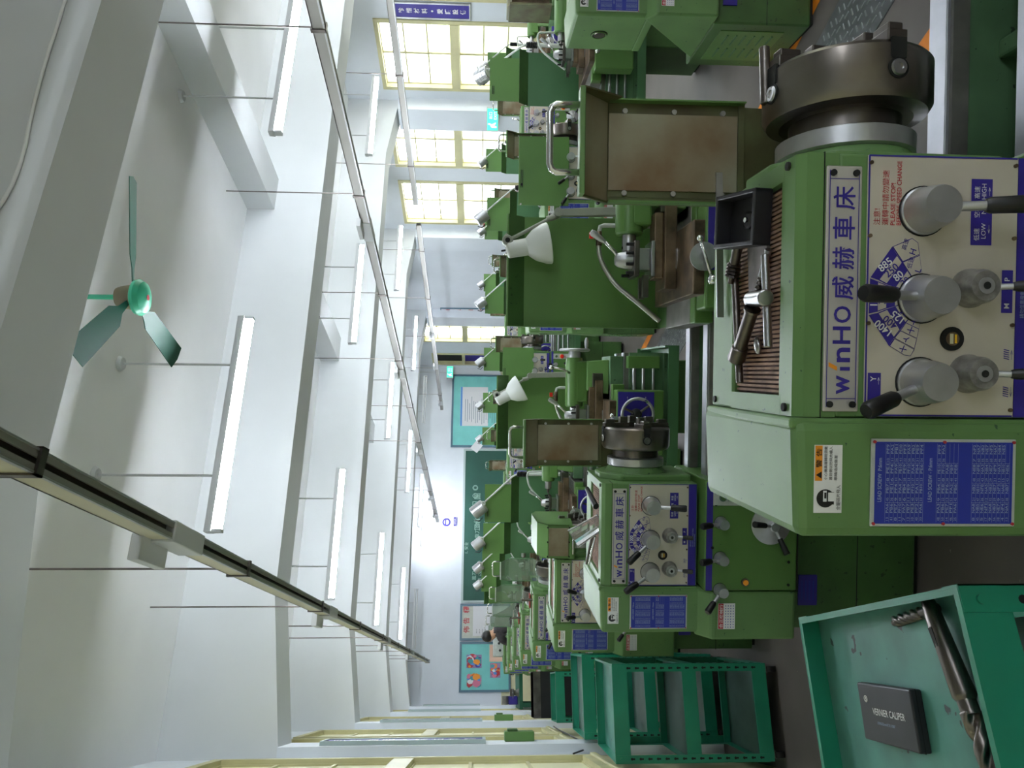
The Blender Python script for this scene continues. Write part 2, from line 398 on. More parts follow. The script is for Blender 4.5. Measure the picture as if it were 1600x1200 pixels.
# ------------------------------------------------------------------ lathe parts (local: x right, y away from viewer, z up)
NY = (0, -1, 0)
EPS = .0012
def PX(x, y):      # photo pixel on the nearest lathe's front plate -> local (x, z)
    u = 1200-y; u2 = u+(x-1350)*(.02+.028*(u-560)/420); v2 = x-(u-560)*.024
    return (u2-559.5)/1146, 1.6-(v2-757)/1146
def f_base(b):
    b.box((-.165, .03, .02), (.50, .50, .498), GREEND, .008); b.box((-.15, .05, 0), (.48, .48, .03), DARK)
    b.box((-.166, .029, .235), (.501, .031, .238), DARK)
def f_baseplate(b):
    b.box((-.08, .024, .385), (.03, .031, .455), PURP, .002)
    for i in range(4): b.rect((-.025, .0235, .40+i*.014), (1, 0, 0), (0, 0, 1), .07, .004, BLUE)
def f_baser(b):
    b.box((1.08, .04, .02), (1.50, .50, .56), GREEND, .008); b.box((1.1, .06, 0), (1.48, .48, .03), DARK)
    b.cyl((1.22, .041, .3), (1.22, .03, .3), .03, DARK)
def f_pan(b):
    b.box((.42, -.06, .50), (1.58, .56, .512), GREENB)
    for p in (((.42, -.06, .50), (1.58, -.05, .56)), ((.42, .55, .50), (1.58, .56, .60)), ((1.57, -.06, .5), (1.58, .56, .58))): b.box(p[0], p[1], GREENB)
def f_bed(b):
    b.box((.36, .05, .60), (1.54, .07, .80), GREENC, .004); b.box((.36, .27, .60), (1.54, .29, .80), GREENC, .004)
    for x in (.36, .62, .88, 1.14, 1.30, 1.49): b.box((x, .07, .60), (x+.035, .27, .74), GREENC, .006)
    b.box((.36, .02, .56), (1.54, .32, .61), GREENC, .006)
    b.prism([(.02, .61), (.05, .61), (.05, .80), (.03, .80)], 'x', .36, 1.54, GREENC)
def f_way(y, w):
    def f(b):
        b.box((.36, y, .80), (1.54, y+w, .832), WAY, .002)
        b.box((.36, y-.008, .795), (1.54, y+.002, .825), CAST)
    return f
def f_head(b):
    # front block, lid ring round the recessed mat
    b.box((0, 0, .835), (.363, .34, 1.12), GREEN, .004)
    b.prism([(0, 1.12), (.0, 1.165), (.012, 1.176), (.05, 1.178), (.05, 1.12)], 'x', .0, .363, GREEN)
    b.box((0, .24, 1.12), (.363, .345, 1.178), GREEN, .004)
    b.box((0, .045, 1.12), (.028, .245, 1.178), GREEN); b.box((.335, .045, 1.12), (.363, .245, 1.178), GREEN)
    b.box((-.0012, -.0012, 1.1405), (.3642, .06, 1.1415), DARK)
    for x, y in ((.012, .03), (.352, .03), (.012, .325), (.352, .325)): b.cyl((x, y, 1.177), (x, y, 1.181), .006, DARK)
    # spindle housing at the chuck end
    b.rev([(.115, 0), (.112, .025), (.10, .045)], (.36, .185, 1.02), (1, 0, 0), GREEN, 32)
    b.prism([(.06, .84), (.32, .84), (.33, 1.10), (.22, 1.168), (.13, 1.165), (.05, 1.10)], 'x', .36, .385, GREEN, .006)
def f_mat(b):
    b.box((.028, .05, 1.12), (.335, .24, 1.166), MATD)
    n = 44
    for i in range(n):
        x = .0315+i*(.3)/n; b.box((x, .052, 1.166), (x+.0038, .238, 1.1705), MATR)
def f_name(b):
    z0, z1 = 1.089, 1.139; x0, x1 = .008, .345
    b.box((x0, -.003, z0), (x1, .0, z1), PLATE, .002)
    y = -.003-EPS*.6
    for a, c, d, e in ((x0+.006, z0+.004, x1-.006, z0+.0052), (x0+.006, z1-.0052, x1-.006, z1-.004)): b.rect(((a+d)/2, y, (c+e)/2), (1, 0, 0), (0, 0, 1), d-a, e-c, PURP)
    for x in (x0+.018, x1-.018): b.rect((x, y, (z0+z1)/2), (1, 0, 0), (0, 0, 1), .001, z1-z0-.01, PURP)
    for x in (x0+.010, x1-.010):
        for z in (z0+.009, z1-.009): b.cyl((x, 0, z), (x, -.006, z), .0045, DARK)
    zc = (z0+z1)/2
    b.text('w', (x0+.024, y, zc-.012), .019, PURP, w=.026, bold=.02)
    b.rect((x0+.059, y, zc-.005), (1, 0, 0), (0, 0, 1), .005, .014, PURP)
    b.poly([(x0+.056, y, zc+.006), (x0+.062, y, zc+.006), (x0+.068, y, zc+.018), (x0+.062, y, zc+.018)], ORNG)
    b.text('n', (x0+.068, y, zc-.012), .019, PURP, w=.020, bold=.02)
    b.text('H', (x0+.093, y, zc-.012), .025, PURP, w=.024, bold=.015)
    b.text('O', (x0+.122, y, zc-.012), .024, PURP, w=.023, bold=.015)
    for i, c in enumerate('威赫車床'): b.text(c, (x0+.170+i*.041, y, zc), .031, PURP, align='c', w=.032, bold=.012)
def f_panel(b):
    b.box((.002, -.003, .868), (.361, 0, 1.081), PLATEC, .001)
    y = -.0036; Y2 = -.0042
    for o, w_, h_ in (((.1815, y, 1.0795), .357, .0024), ((.0035, y, .975), .0024, .21), ((.3598, y, .975), .0024, .21)): b.rect(o, (1, 0, 0), (0, 0, 1), w_, h_, PURP)
    for x in (.012, .13, .25, .35):
        b.cyl((x, -.003, 1.0775), (x, -.006, 1.0775), .0028, IRON, seg=8)
        b.cyl((x, -.003, .873), (x, -.006, .873), .0028, IRON, seg=8)
    b.rect((.1815, y, .854), (1, 0, 0), (0, 0, 1), .357, .027, PURP)
    b.box((.002, -.003, .840), (.361, 0, .868), PURP)
    b.text('請勿任意撥動', (.14, y-.001, .857), .006, CHTXT); b.text('DO NOT CHANGE SPEED', (.14, y-.001, .850), .004, CHTXT); b.text('WHILE RUNNING', (.14, y-.001, .844), .004, CHTXT)
    x0 = .268
    b.text('注意!', (x0-.003, y, 1.0635), .0095, REDT); b.text('運轉中請勿變速', (x0-.003, y, 1.0515), .0095, REDT, w=.075)
    b.text('PLEASE STOP!', (x0-.003, y, 1.0425), .0065, REDT, bold=.015, w=.058); b.text('BEFORE SPEED CHANGE', (x0-.003, y, 1.034), .0065, REDT, bold=.015, w=.088)
    def Z(x, yy): return PX(1340+x/6.154, 340+yy/6.154)
    def pg(pts, m, yy=y): b.poly([(p[0], yy, p[1]) for p in pts], m)
    def cell(pts, fill):
        pts = [Z(*p) for p in pts]; cx = sum(p[0] for p in pts)/len(pts); cz = sum(p[1] for p in pts)/len(pts)
        pg(pts, PURP)
        if not fill: pg([(cx+(p[0]-cx)*.93, cz+(p[1]-cz)*.93) for p in pts], PLATEC, Y2)
        return cx, cz
    # fan dial: right, middle and left sectors of four rings
    Rr = [[(360, 200), (145, 490)], [(410, 280), (225, 520)], [(460, 350), (300, 560)], [(510, 430), (390, 590)], [(560, 505), (470, 620)]]
    Ml = [[(140, 500), (125, 840)], [(215, 530), (210, 825)], [(300, 565), (300, 795)], [(385, 595), (380, 775)], [(470, 625), (470, 745)]]
    Ll = [[(125, 855), (325, 1155)], [(215, 835), (375, 1080)], [(305, 800), (435, 1005)], [(385, 775), (490, 935)], [(470, 750), (545, 870)]]
    tx = {0: ('885', '250', '80', '20'), 1: ('1000', '300', '90', '25'), 2: ('1400', '400', '125', '35')}
    for s, sec in enumerate((Rr, Ml, Ll)):
        for i in range(4):
            (a, c), (d, e) = sec[i], sec[i+1]; cx, cz = cell([a, c, e, d], i % 2 == 0)
            rot = (-.86, 0, .92)[s]
            hgt = .0105 if i < 3 else .009
            b.text(tx[s][i], (cx, y-.0012, cz), hgt, WHITE if i % 2 == 0 else PURP, align='c', rot=rot, bold=.015)
    for pts, t in (([(360, 200), (560, 120), (620, 165), (635, 280), (460, 350)], '高速|H'), ([(460, 350), (635, 285), (660, 470), (560, 505)], '低速|L'),
                   ([(545, 870), (645, 905), (625, 1000), (490, 935)], 'Y'), ([(490, 935), (625, 1000), (605, 1090), (435, 1010)], 'X'), ([(435, 1010), (605, 1095), (580, 1190), (375, 1080)], 'Y'), ([(375, 1085), (580, 1195), (540, 1260), (480, 1250), (325, 1155)], 'X')):
        cx, cz = cell(pts, False)
        if '|' in t:
            a, c = t.split('|'); b.text(a, (cx+.006, y-.0012, cz+.006), .0075, PURP, align='c', rot=-.3); b.text(c, (cx-.004, y-.0012, cz-.005), .0085, PURP, align='c', rot=-.3, bold=.01)
        else: b.text(t, (cx, y-.0012, cz), .008, PURP, align='c', rot=.5, bold=.01)
    # small violet legends
    def leg(x0, z0, x1, z1): b.rect(((x0+x1)/2, y, (z0+z1)/2), (1, 0, 0), (0, 0, 1), x1-x0, z1-z0, PURP)
    leg(.240, .905, .331, .935)
    b.text('低速', (.246, Y2, .923), .008, WHITE); b.text('LOW', (.249, Y2, .914), .0065, WHITE); b.text('空檔', (.278, Y2, .923), .008, WHITE); b.text('N', (.283, Y2, .914), .0065, WHITE); b.text('高速', (.304, Y2, .923), .008, WHITE); b.text('HIGH', (.303, Y2, .914), .0065, WHITE)
    b.text('←', (.256, Y2, .908), .003, WHITE, w=.012); b.text('→', (.308, Y2, .908), .003, WHITE, w=.012)
    leg(.147, .873, .206, .889); b.text('M', (.153, Y2, .878), .0075, WHITE, bold=.01); b.text('P', (.191, Y2, .878), .0075, WHITE, bold=.01)
    leg(.004, 1.058, .062, 1.0765); b.text('X', (.010, Y2, 1.065), .008, WHITE, bold=.01); b.text('Y', (.050, Y2, 1.065), .008, WHITE, bold=.01); b.text('←', (.010, Y2, 1.060), .003, WHITE, w=.01); b.text('→', (.046, Y2, 1.060), .003, WHITE, w=.01)
    for xx in (.030, .082):
        for q in range(5): b.poly([(xx+q*.003, y, .876), (xx+q*.003+.0012, y, .876), (xx+q*.003+.003, y, .884), (xx+q*.003+.0018, y, .884)], PURP)
        b.text('→' if xx > .05 else '←', (xx, y, .868+.003), .003, PURP, w=.014)
def f_knob(r, L, m):
    def f(b): b.rev([(r*1.06, 0), (r*1.06, .004), (r, .006), (r*.94, L*.55), (r*.86, L-.006), (r*.80, L)], (0, 0, 0), NY, m, 32); b.rev([(r*1.12, 0), (r*1.12, .0015)], (0, 0, 0), NY, BLACK, 32)
    return f
def f_smallknob(b):
    b.rev([(.027, 0), (.027, .004), (.0245, .012), (.023, .028), (.020, .034)], (0, 0, 0), NY, BEAD, 28)
    b.rev([(.011, .034), (.011, .0355)], (0, 0, 0), NY, ALU, 20); b.rev([(.005, .0355), (.005, .0362)], (0, 0, 0), NY, DARK, 12)
def f_grip(L, r=.0105):
    def f(b):
        b.cyl((0, 0, 0), (0, 0, L*.42), r*.62, ALU); b.rev([(r*.8, 0), (r*1.05, .006), (r*1.1, L*.3), (r*1.15, L*.58-.005), (r*.9, L*.58)], (0, 0, L*.42), (0, 0, 1), BLACK, 16)
    return f
def lever(parent, x, y, z, r, L, ang, out=.35, gl=.085, small=False):
    """control knob with its handle; ang measured clockwise from up as seen from the front"""
    if small: kb = part('control_knob', 'kbs', f_smallknob, parent)
    else: kb = part('control_knob', 'kb%.3f%.3f' % (r, L), f_knob(r, L, ALU), parent)
    kb.location = (x, y, z)
    g = part('lever_handle', 'gr%.3f' % gl, f_grip(gl, .0105 if not small else .007), kb)
    dx, dz = math.sin(ang), math.cos(ang); d = Vector((dx, -out, dz)).normalized()
    g.location = Vector((dx*r*.7, -L*.62, dz*r*.7)); g.rotation_mode = 'QUATERNION'; g.rotation_quaternion = Vector((0, 0, 1)).rotation_difference(d)
    return kb
def f_sight(b):
    b.rev([(.0165, 0), (.0165, .003), (.0125, .0032)], (0, 0, 0), NY, DARK, 28); b.rev([(.0095, .003), (.0095, .0036)], (0, 0, 0), NY, YEL if 0 else IRON, 24)
    b.rect((0, -.0042, .002), (1, 0, 0), (0, 0, 1), .014, .005, CREAM); b.rect((0, -.0042, -.004), (1, 0, 0), (0, 0, 1), .012, .003, YEL)
def f_cover(b):
    b.hexa([(-.165, -.012, .82), (-.004, -.012, .82), (-.004, .36, .82), (-.165, .36, .82), (-.165, -.012, 1.175), (-.004, -.012, 1.182), (-.004, .36, 1.190), (-.165, .36, 1.182)], GREEN, .014)
    b.box((-.016, -.006, .835), (-.001, .352, 1.186), GREEN, .004)
def f_coverend(b):
    b.rev([(.042, 0), (.042, .003), (.034, .004)], (-.165, .185, 1.03), (-1, 0, 0), DARK, 28); b.torus((-.169, .185, 1.03), (1, 0, 0), .036, .004, GREENS, 28, 8); b.rev([(.028, .004), (.026, .006)], (-.165, .185, 1.03), (-1, 0, 0), STEELD, 24)
def f_louvers(b):
    b.box((-.168, .10, .12), (-.165, .42, .44), GREENS)
    for j in range(2):
        for i in range(6): b.box((-.173, .14+j*.14, .16+i*.045), (-.167, .24+j*.14, .168+i*.045), GREENB, .001)
def f_cover2(b):
    b.hexa([(-.175, -.055, .50), (-.004, -.055, .50), (-.004, .40, .50), (-.175, .40, .50), (-.175, -.055, .795), (-.004, -.055, .795), (-.004, .0, .845), (-.175, .0, .845)], GREEN, .01)
    b.hexa([(-.165, -.02, .79), (-.004, -.02, .79), (-.004, .36, .79), (-.165, .36, .79), (-.165, -.012, .83), (-.004, -.012, .83), (-.004, .36, .83), (-.165, .36, .83)], GREEN, .006)
rc = random.Random(7)
def f_chart(b):
    x0, x1, z0, z1 = -.148, -.028, .872, 1.076; y = -.0125
    b.box((x0, y-.003, z0), (x1, y, z1), LGREY, .001); yy = y-.0036
    b.rect(((x0+x1)/2, yy, (z0+z1)/2), (1, 0, 0), (0, 0, 1), x1-x0-.008, z1-z0-.010, BLUE)
    y2 = yy-.0006; W = x1-x0-.012; a = x0+.006
    for x in (x0+.004, x1-.004):
        for z in (z0+.004, (z0+z1)/2, z1-.004): b.cyl((x, y-.003, z), (x, y-.005, z), .0022, REDT, seg=8)
    b.text('LEAD SCREW  P:6mm', (a+.028, y2, z1-.0145), .0056, CHTXT, w=.060, bold=.015); b.text('LEAD SCREW - P:6mm', (a+.028, y2, z1-.085), .0056, CHTXT, w=.060, bold=.015)
    def rows(ztop, n, full, pre):
        for i in range(n+1): b.rect((a+W/2, y2, ztop-i*.0059+.0048), (1, 0, 0), (0, 0, 1), W, .0003, CHTXT)
        for i in range(n):
            z = ztop-i*.0059
            for c in range(4):
                if c == 3 and i >= full: continue
                b.text('%s%s%d' % (pre, 'ABEF'[(c+i) % 4], rc.randint(1, 10)), (a+c*W/4+.013, y2, z), .0038, CHTXT, w=.0125, bold=.01); b.text(str(rc.randint(4, 60)), (a+c*W/4+.002, y2, z), .0034, CHTXT, w=.0048)
        for c in range(1, 4): b.rect((a+c*W/4, y2, ztop-n*.0059/2+.005), (1, 0, 0), (0, 0, 1), .0004, n*.0059, CHTXT)
    rows(z1-.0245, 9, 9, 'P'); rows(z1-.0965, 5, 2, 'P'); rows(z0+.058, 9, 8, 'N')
def f_warn(b):
    x0, x1, z0, z1 = -.130, -.037, 1.115, 1.154; y = -.0125
    b.box((x0, y-.0006, z0), (x1, y, z1), WHITE); yy = y-.0012
    b.rev([(.0125, 0), (.0125, .0002)], (x0+.020, yy, z0+.023), NY, BLACK, 28); b.rect((x0+.020, yy, z0+.018), (1, 0, 0), (0, 0, 1), .017, .014, BLACK); b.rect((x0+.023, yy-.0005, z0+.024), (1, 0, 0), (0, 0, 1), .015, .005, WHITE); b.rect((x0+.022, yy-.0005, z0+.015), (1, 0, 0), (0, 0, 1), .012, .009, WHITE); b.rect((x0+.024, yy-.0009, z0+.0235), (1, 0, 0), (0, 0, 1), .008, .003, BLACK)
    b.text('金屬碎片飛入', (x0+.004, yy, z0+.002), .006, BLACK, w=.034)
    b.rect((x0+.068, yy, z1-.006), (1, 0, 0), (0, 0, 1), .048, .010, ORNG); b.text('警 告', (x0+.062, yy-.0005, z1-.010), .008, BLACK, w=.026, bold=.01)
    b.poly([(x0+.047, yy-.0005, z1-.010), (x0+.057, yy-.0005, z1-.010), (x0+.052, yy-.0005, z1-.002)], BLACK)
    b.text('小心機具運轉時須戴', (x0+.045, yy, z1-.018), .0045, BLACK, w=.046); b.text('護目鏡以防碎片噴入', (x0+.045, yy, z1-.025), .0045, BLACK, w=.046); b.text('眼睛造成傷害', (x0+.045, yy, z1-.032), .0045, BLACK, w=.034)
def f_gearbox(b):
    b.box((0, -.06, .50), (.385, .34, .826), GREENS, .006)
    b.rect((.19, -.0612, .811), (1, 0, 0), (0, 0, 1), .378, .022, PURP)
    b.box((-.002, -.062, .4975), (.387, .34, .5005), DARK)
    for x, z in ((.34, .62), (.27, .625), (.10, .53), (.345, .53), (.02, .53), (.15, .80), (.3, .79)): b.cyl((x, -.06, z), (x, -.063, z), .005, DARK, seg=10)
    b.cyl((.03, -.06, .683), (.03, -.066, .683), .014, STEELD); b.cyl((.03, -.066, .683), (.03, -.069, .683), .0095, ORNG)
def f_estop(b):
    b.box((.297, -.0635, .63), (.356, -.06, .80), LGREY, .003)
    b.rev([(.014, 0), (.014, .006)], (.326, -.0635, .767), NY, CHROME, 20); b.rev([(.010, .006), (.010, .009)], (.326, -.0635, .767), NY, GREEND, 20)
    b.text('START', (.312, -.0642, .744), .005, BLACK)
    b.torus((.326, -.0645, .668), NY, .007, .0012, RED, 20, 6)
def f_estopbtn(b):
    b.rev([(.024, 0), (.022, .006)], (0, 0, 0), NY, YEL, 24); b.rev([(.012, .006), (.012, .014), (.020, .016), (.021, .024), (.016, .030)], (0, 0, 0), NY, RED, 24)
def f_wheel3(b):
    b.rev([(.02, 0), (.066, .004), (.068, .014), (.055, .018), (.03, .024), (.018, .03), (.018, .05), (.014, .053)], (0, 0, 0), NY, ALU, 36)
    for a in (.2, 2.3, 4.4):
        d = Vector((math.sin(a), -.55, math.cos(a))).normalized(); o = Vector((0, -.038, 0))
        b.cyl(o, o+d*.05, .0055, ALU); b.cyl(o+d*.045, o+d*.10, .009, BLACK, r2=.011)
def f_sticker(b):
    y = -.056
    b.box((-.135, y-.0006, .715), (-.045, y, .775), WHITE); b.rect((-.09, y-.0011, .765), (1, 0, 0), (0, 0, 1), .088, .018, REDT)
    b.text('合正機械行', (-.131, y-.0017, .758), .013, WHITE, w=.082, bold=.01)
    for i in range(4): b.text('- - - - - - - - -', (-.130, y-.0012, .747-i*.009), .0028, BLUE, w=.078)
def f_flange(b): b.rev([(.098, 0), (.105, .004), (.105, .030), (.095, .034)], (.405, .185, 1.02), (1, 0, 0), ALU, 48)
def f_chuckplate(b):
    b.rev([(.085, 0), (.085, .04)], (.43, .185, 1.02), (1, 0, 0), STEELD, 40)
    for i in range(4):
        a = i*math.pi/2+.5; b.cyl((.44, .185+.07*math.cos(a), 1.02+.07*math.sin(a)), (.462, .185+.07*math.cos(a), 1.02+.07*math.sin(a)), .009, STEELD, seg=8)
def f_chuck(b):
    b.rev([(.100, 0), (.120, .004), (.127, .016), (.127, .078), (.122, .084), (.035, .084), (.035, .066)], (.466, .185, 1.02), (1, 0, 0), CHUCK, 64)
    for i in range(4):
        a = i*math.pi/2+.12; d = Vector((0, math.cos(a), math.sin(a))); t = Vector((0, -math.sin(a), math.cos(a)))
        o = Vector((.508, .185, 1.02))
        b.rev([(.016, 0), (.016, .003)], o+d*.1255, d, DARK, 20); b.rev([(.0125, .003), (.011, .006), (.006, .006), (.006, .0035)], o+d*.1255, d, STEEL, 20)
        b.hexa([tuple(o+d*.119+t*s1*.012+Vector((x1, 0, 0))+d*z1) for z1 in (0, .0098) for s1, x1 in ((-1, .014), (1, .014), (1, .044), (-1, .044))], DARK)
def f_pin(b): b.cyl((.50, .19, 1.148), (.592, .19, 1.152), .0085, STEELD, bev=.0015)
def f_jaw(b):
    b.box((.0, -.016, .03), (.018, .016, .125), STEELD, .002); b.box((.016, -.012, .035), (.040, .012, .065), STEELD, .002); b.box((.016, -.012, .085), (.030, .012, .12), STEELD, .002)
def f_guardup(w=(.375, .565)):
    x0, x1 = w
    def f(b):
        z0, zb, z1 = 1.13, 1.375, 1.43; y = .37
        t = .012
        # frame round the window
        b.box((x0, y-.02, z0-.01), (x0+.003, y, zb), GREENS); b.box((x1-.003, y-.02, z0-.01), (x1, y, zb), GREENS)
        b.box((x0+.003, y-.003, z0-.01), (x0+t, y, zb), OLIVE); b.box((x1-t, y-.003, z0-.01), (x1-.003, y, zb), OLIVE)
        b.box((x0, y, z0-.01), (x1, y+.006, zb), OLIVE); b.box((x0, y-.006, z0-.012), (x1, y+.006, z0), OLIVE)
        b.box((x0+t, y-.004, z0), (x0+t+.014, y-.001, zb), OLIVE); b.box((x1-t-.014, y-.004, z0), (x1-t, y-.001, zb), OLIVE)
        for x in (x0+t+.007, x1-t-.007):
            for z in (z0+.03, (z0+zb)/2, zb-.03): b.cyl((x, y-.004, z), (x, y-.009, z), .005, STEEL, seg=10)
        # hood leaning toward the viewer
        b.hexa([(x0, y-.002, zb), (x1, y-.002, zb), (x1, y+.006, zb), (x0, y+.006, zb), (x0, y-.055, z1), (x1, y-.055, z1), (x1, y-.049, z1), (x0, y-.049, z1)], OLIVE)
        b.box((x0, y-.075, z1-.002), (x1, y-.045, z1+.008), GREEN, .002)
        b.prism([(y, zb), (y-.055, z1), (y-.075, z1), (y-.03, zb-.02)], 'x', x1-.003, x1, OLIVE)
    return f
def f_guardwin(w=(.375, .565), m=WINP):
    x0, x1 = w
    def f(b):
        b.box((x0+.024, .362, 1.132), (x1-.024, .368, 1.375), m)
        b.hexa([(x0+.004, .365, 1.377), (x1-.004, .365, 1.377), (x1-.004, .369, 1.377), (x0+.004, .369, 1.377), (x0+.004, .311, 1.432), (x1-.004, .311, 1.432), (x1-.004, .315, 1.432), (x0+.004, .315, 1.432)], m)
    return f
def f_guardback(b):
    b.hexa([(.375, .368, 1.125), (.60, .368, 1.125), (.60, .374, 1.125), (.375, .374, 1.125), (.375, .30, .93), (.64, .42, .93), (.64, .426, .93), (.375, .306, .93)][:0] or [(.37, .40, .90), (.565, .40, .90), (.565, .406, .90), (.37, .406, .90), (.37, .366, 1.13), (.56, .366, 1.13), (.56, .372, 1.13), (.37, .372, 1.13)], OLIVE)
    b.box((.36, .372, .90), (.372, .40, 1.12), GREEND)
def f_guardhandle(b): b.tube([(.415, .31, 1.435), (.415, .31, 1.478), (.420, .31, 1.486), (.430, .31, 1.490), (.520, .31, 1.490), (.530, .31, 1.486), (.535, .31, 1.478), (.535, .31, 1.435)], .0062, CHROME, 12)
def f_guardclosed(b):
    x0, x1 = .375, .565
    b.prism([(.36, 1.06), (.37, 1.26), (.30, 1.29), (.06, 1.275), (-.02, 1.22), (-.025, 1.08), (-.015, 1.08), (-.01, 1.215), (.065, 1.265), (.30, 1.28), (.36, 1.25), (.35, 1.06)], 'x', x0, x1, GREENS)
    b.prism([(.36, 1.06), (.37, 1.26), (.30, 1.29), (.06, 1.275), (-.02, 1.22), (-.025, 1.08)], 'x', x1-.006, x1, GREENS)
    b.box((x0, -.034, 1.07), (x1, -.026, 1.10), GREENS)
def f_gclosedwin(b):
    b.box((.392, -.034, 1.105), (.548, -.026, 1.215), WINP)
    for x in (.388, .47, .552):
        for z in (1.10, 1.222): b.cyl((x, -.024, z), (x, -.036, z), .004, DARK, seg=8)
def f_gclosedhandle(b): b.tube([(.41, -.03, 1.083), (.41, -.06, 1.083), (.53, -.06, 1.083), (.53, -.03, 1.083)], .005, CHROME, 8)
def f_rods(b):
    for z, y, r in ((.74, -.005, .011), (.69, -.015, .009), (.635, -.02, .008)): b.cyl((.385, y, z), (1.48, y, z), r, STEEL)
    b.box((1.45, -.03, .60), (1.52, .03, .78), GREENS, .004)
def f_saddle(b):
    b.box((.93, .02, .792), (1.36, .34, .868), CAST, .004); b.box((1.02, -.12, .845), (1.27, .40, .90), IRON, .004)
    b.box((.93, -.03, .80), (1.36, .03, .866), GREENS, .004)
def f_apron(b): b.box((.97, -.13, .60), (1.33, -.03, .862), GREENS, .008)
def f_apronpl(b):
    b.box((1.10, -.1325, .655), (1.32, -.13, .855), PURP, .001)
    for i in range(4): b.text('→', (1.115+(i % 2)*.16, -.1332, .70+(i//2)*.1), .006, WHITE, w=.02)
def f_wheel(R):
    def f(b):
        b.torus((0, -.045, 0), NY, R, .009, ALU); b.rev([(.03, 0), (.03, .02), (.022, .05), (.014, .055)], (0, 0, 0), NY, DARK, 24)
        for a in (.4, 2.5, 4.6): b.cyl((0, -.03, 0), (math.sin(a)*R, -.045, math.cos(a)*R), .008, STEELD, r2=.006)
    return f
def f_crank(R):
    def f(b): b.rev([(.005, 0), (.008, .01), (.010, .04), (.006, .062)], (0, 0, 0), NY, CHROME, 14)
    return f
def f_crosswheel(b):
    b.rev([(.035, 0), (.045, .015), (.048, .03), (.02, .032)], (0, 0, 0), NY, ALU, 28); b.tube([(-.075, -.05, -.02), (.05, -.05, .02)], .006, CHROME); b.sph((-.08, -.05, -.022), .017, CHROME); b.sph((.055, -.05, .022), .011, CHROME)
def f_compound(b):
    b.box((1.06, .08, .90), (1.38, .20, .945), IRON, .004); b.box((1.10, .10, .945), (1.34, .18, .978), IRON, .004)
    b.box((1.34, .09, .90), (1.42, .19, .96), STEELD, .004); b.rev([(.03, 0), (.03, .03), (.012, .032), (.012, .05)], (1.42, .14, .935), (1, 0, 0), STEEL, 20)
    b.rev([(.07, 0), (.07, .02)], (1.17, .14, .885), (0, 0, 1), STEEL, 28)
def f_toolpost(b):
    b.box((1.105, .085, .978), (1.235, .195, .992), STEEL, .003); b.box((1.13, .105, .992), (1.21, .175, 1.035), STEEL, .003); b.box((1.105, .085, 1.035), (1.235, .195, 1.055), STEELD, .003)
    for x in (1.118, 1.15, 1.19, 1.222):
        for y in (.098, .182): b.cyl((x, y, 1.05), (x, y, 1.082), .006, DARK, seg=8)
    b.rev([(.034, 0), (.034, .02), (.026, .05), (.018, .06)], (1.17, .14, 1.055), (0, 0, 1), ALU, 24)
    b.box((1.03, .09, 1.0), (1.11, .115, 1.02), STEELD); b.box((1.03, .16, 1.0), (1.11, .18, 1.02), STEELD)
def f_tplever(b):
    b.tube([(1.175, .14, 1.10), (1.20, .13, 1.12), (1.235, .12, 1.16)], .007, CHROME); b.rev([(.007, 0), (.011, .02), (.013, .055), (.009, .065)], (1.232, .12, 1.157), (.5, -.1, .75), ALU, 14)
def f_tailbody(b):
    b.rev([(.046, 0), (.052, .008), (.052, .26), (.046, .29)], (1.22, .185, 1.055), (1, 0, 0), GREENS, 32)
    b.box((1.25, .133, .98), (1.49, .237, 1.055), GREENS, .01); b.hexa([(1.30, .08, .868), (1.50, .08, .868), (1.50, .29, .868), (1.30, .29, .868), (1.32, .12, .99), (1.49, .12, .99), (1.49, .25, .99), (1.32, .25, .99)], GREENS, .006)
    b.box((1.26, .05, .792), (1.52, .33, .868), GREENC, .004)
def f_quill(b): b.cyl((1.16, .185, 1.055), (1.23, .185, 1.055), .026, STEEL, seg=20); b.rev([(.014, 0), (.010, .03), (.001, .05)], (1.165, .185, 1.055), (-1, 0, 0), STEELD, 16)
def f_tailwheel(b):
    b.rev([(.035, 0), (.035, .03), (.028, .045)], (1.51, .185, 1.055), (1, 0, 0), ALU, 24); b.torus((1.555, .185, 1.055), (1, 0, 0), .082, .009, ALU); b.rev([(.075, 0), (.075, .004)], (1.552, .185, 1.055), (1, 0, 0), ALU, 32)
    b.rev([(.006, 0), (.011, .02), (.012, .05), (.006, .07)], (1.56, .185, .985), (1, 0, 0), ALU, 12)
def f_taillever(b): b.tube([(1.42, .12, 1.09), (1.44, .10, 1.13), (1.45, .09, 1.19)], .007, CHROME); b.sph((1.45, .088, 1.20), .014, CHROME)
def f_splashA(b):
    x0, x1 = .94, 1.40; y = .50
    b.box((x0, y, .86), (x1, y+.004, 1.43), GREENS); b.hexa([(x0, y, 1.43), (x1, y, 1.43), (x1, y+.004, 1.43), (x0, y+.004, 1.43), (x0, y-.06, 1.50), (x1, y-.06, 1.50), (x1, y-.056, 1.50), (x0, y-.056, 1.50)], GREEND)
    b.box((x0, y-.065, 1.498), (x1, y-.054, 1.506), GREENS); b.prism([(y, .86), (y, 1.43), (y-.06, 1.5), (y-.03, 1.40), (y-.03, .86)], 'x', x0, x0+.003, GREENS)
    b.box((x0, .36, .856), (x1, y, .862), GREEND); b.hexa([(x0+.02, .36, .80), (x1-.02, .36, .80), (x1-.02, .40, .80), (x0+.02, .40, .80), (x0+.02, .48, .86), (x1-.02, .48, .86), (x1-.02, .5, .86), (x0+.02, .5, .86)], GREEND)
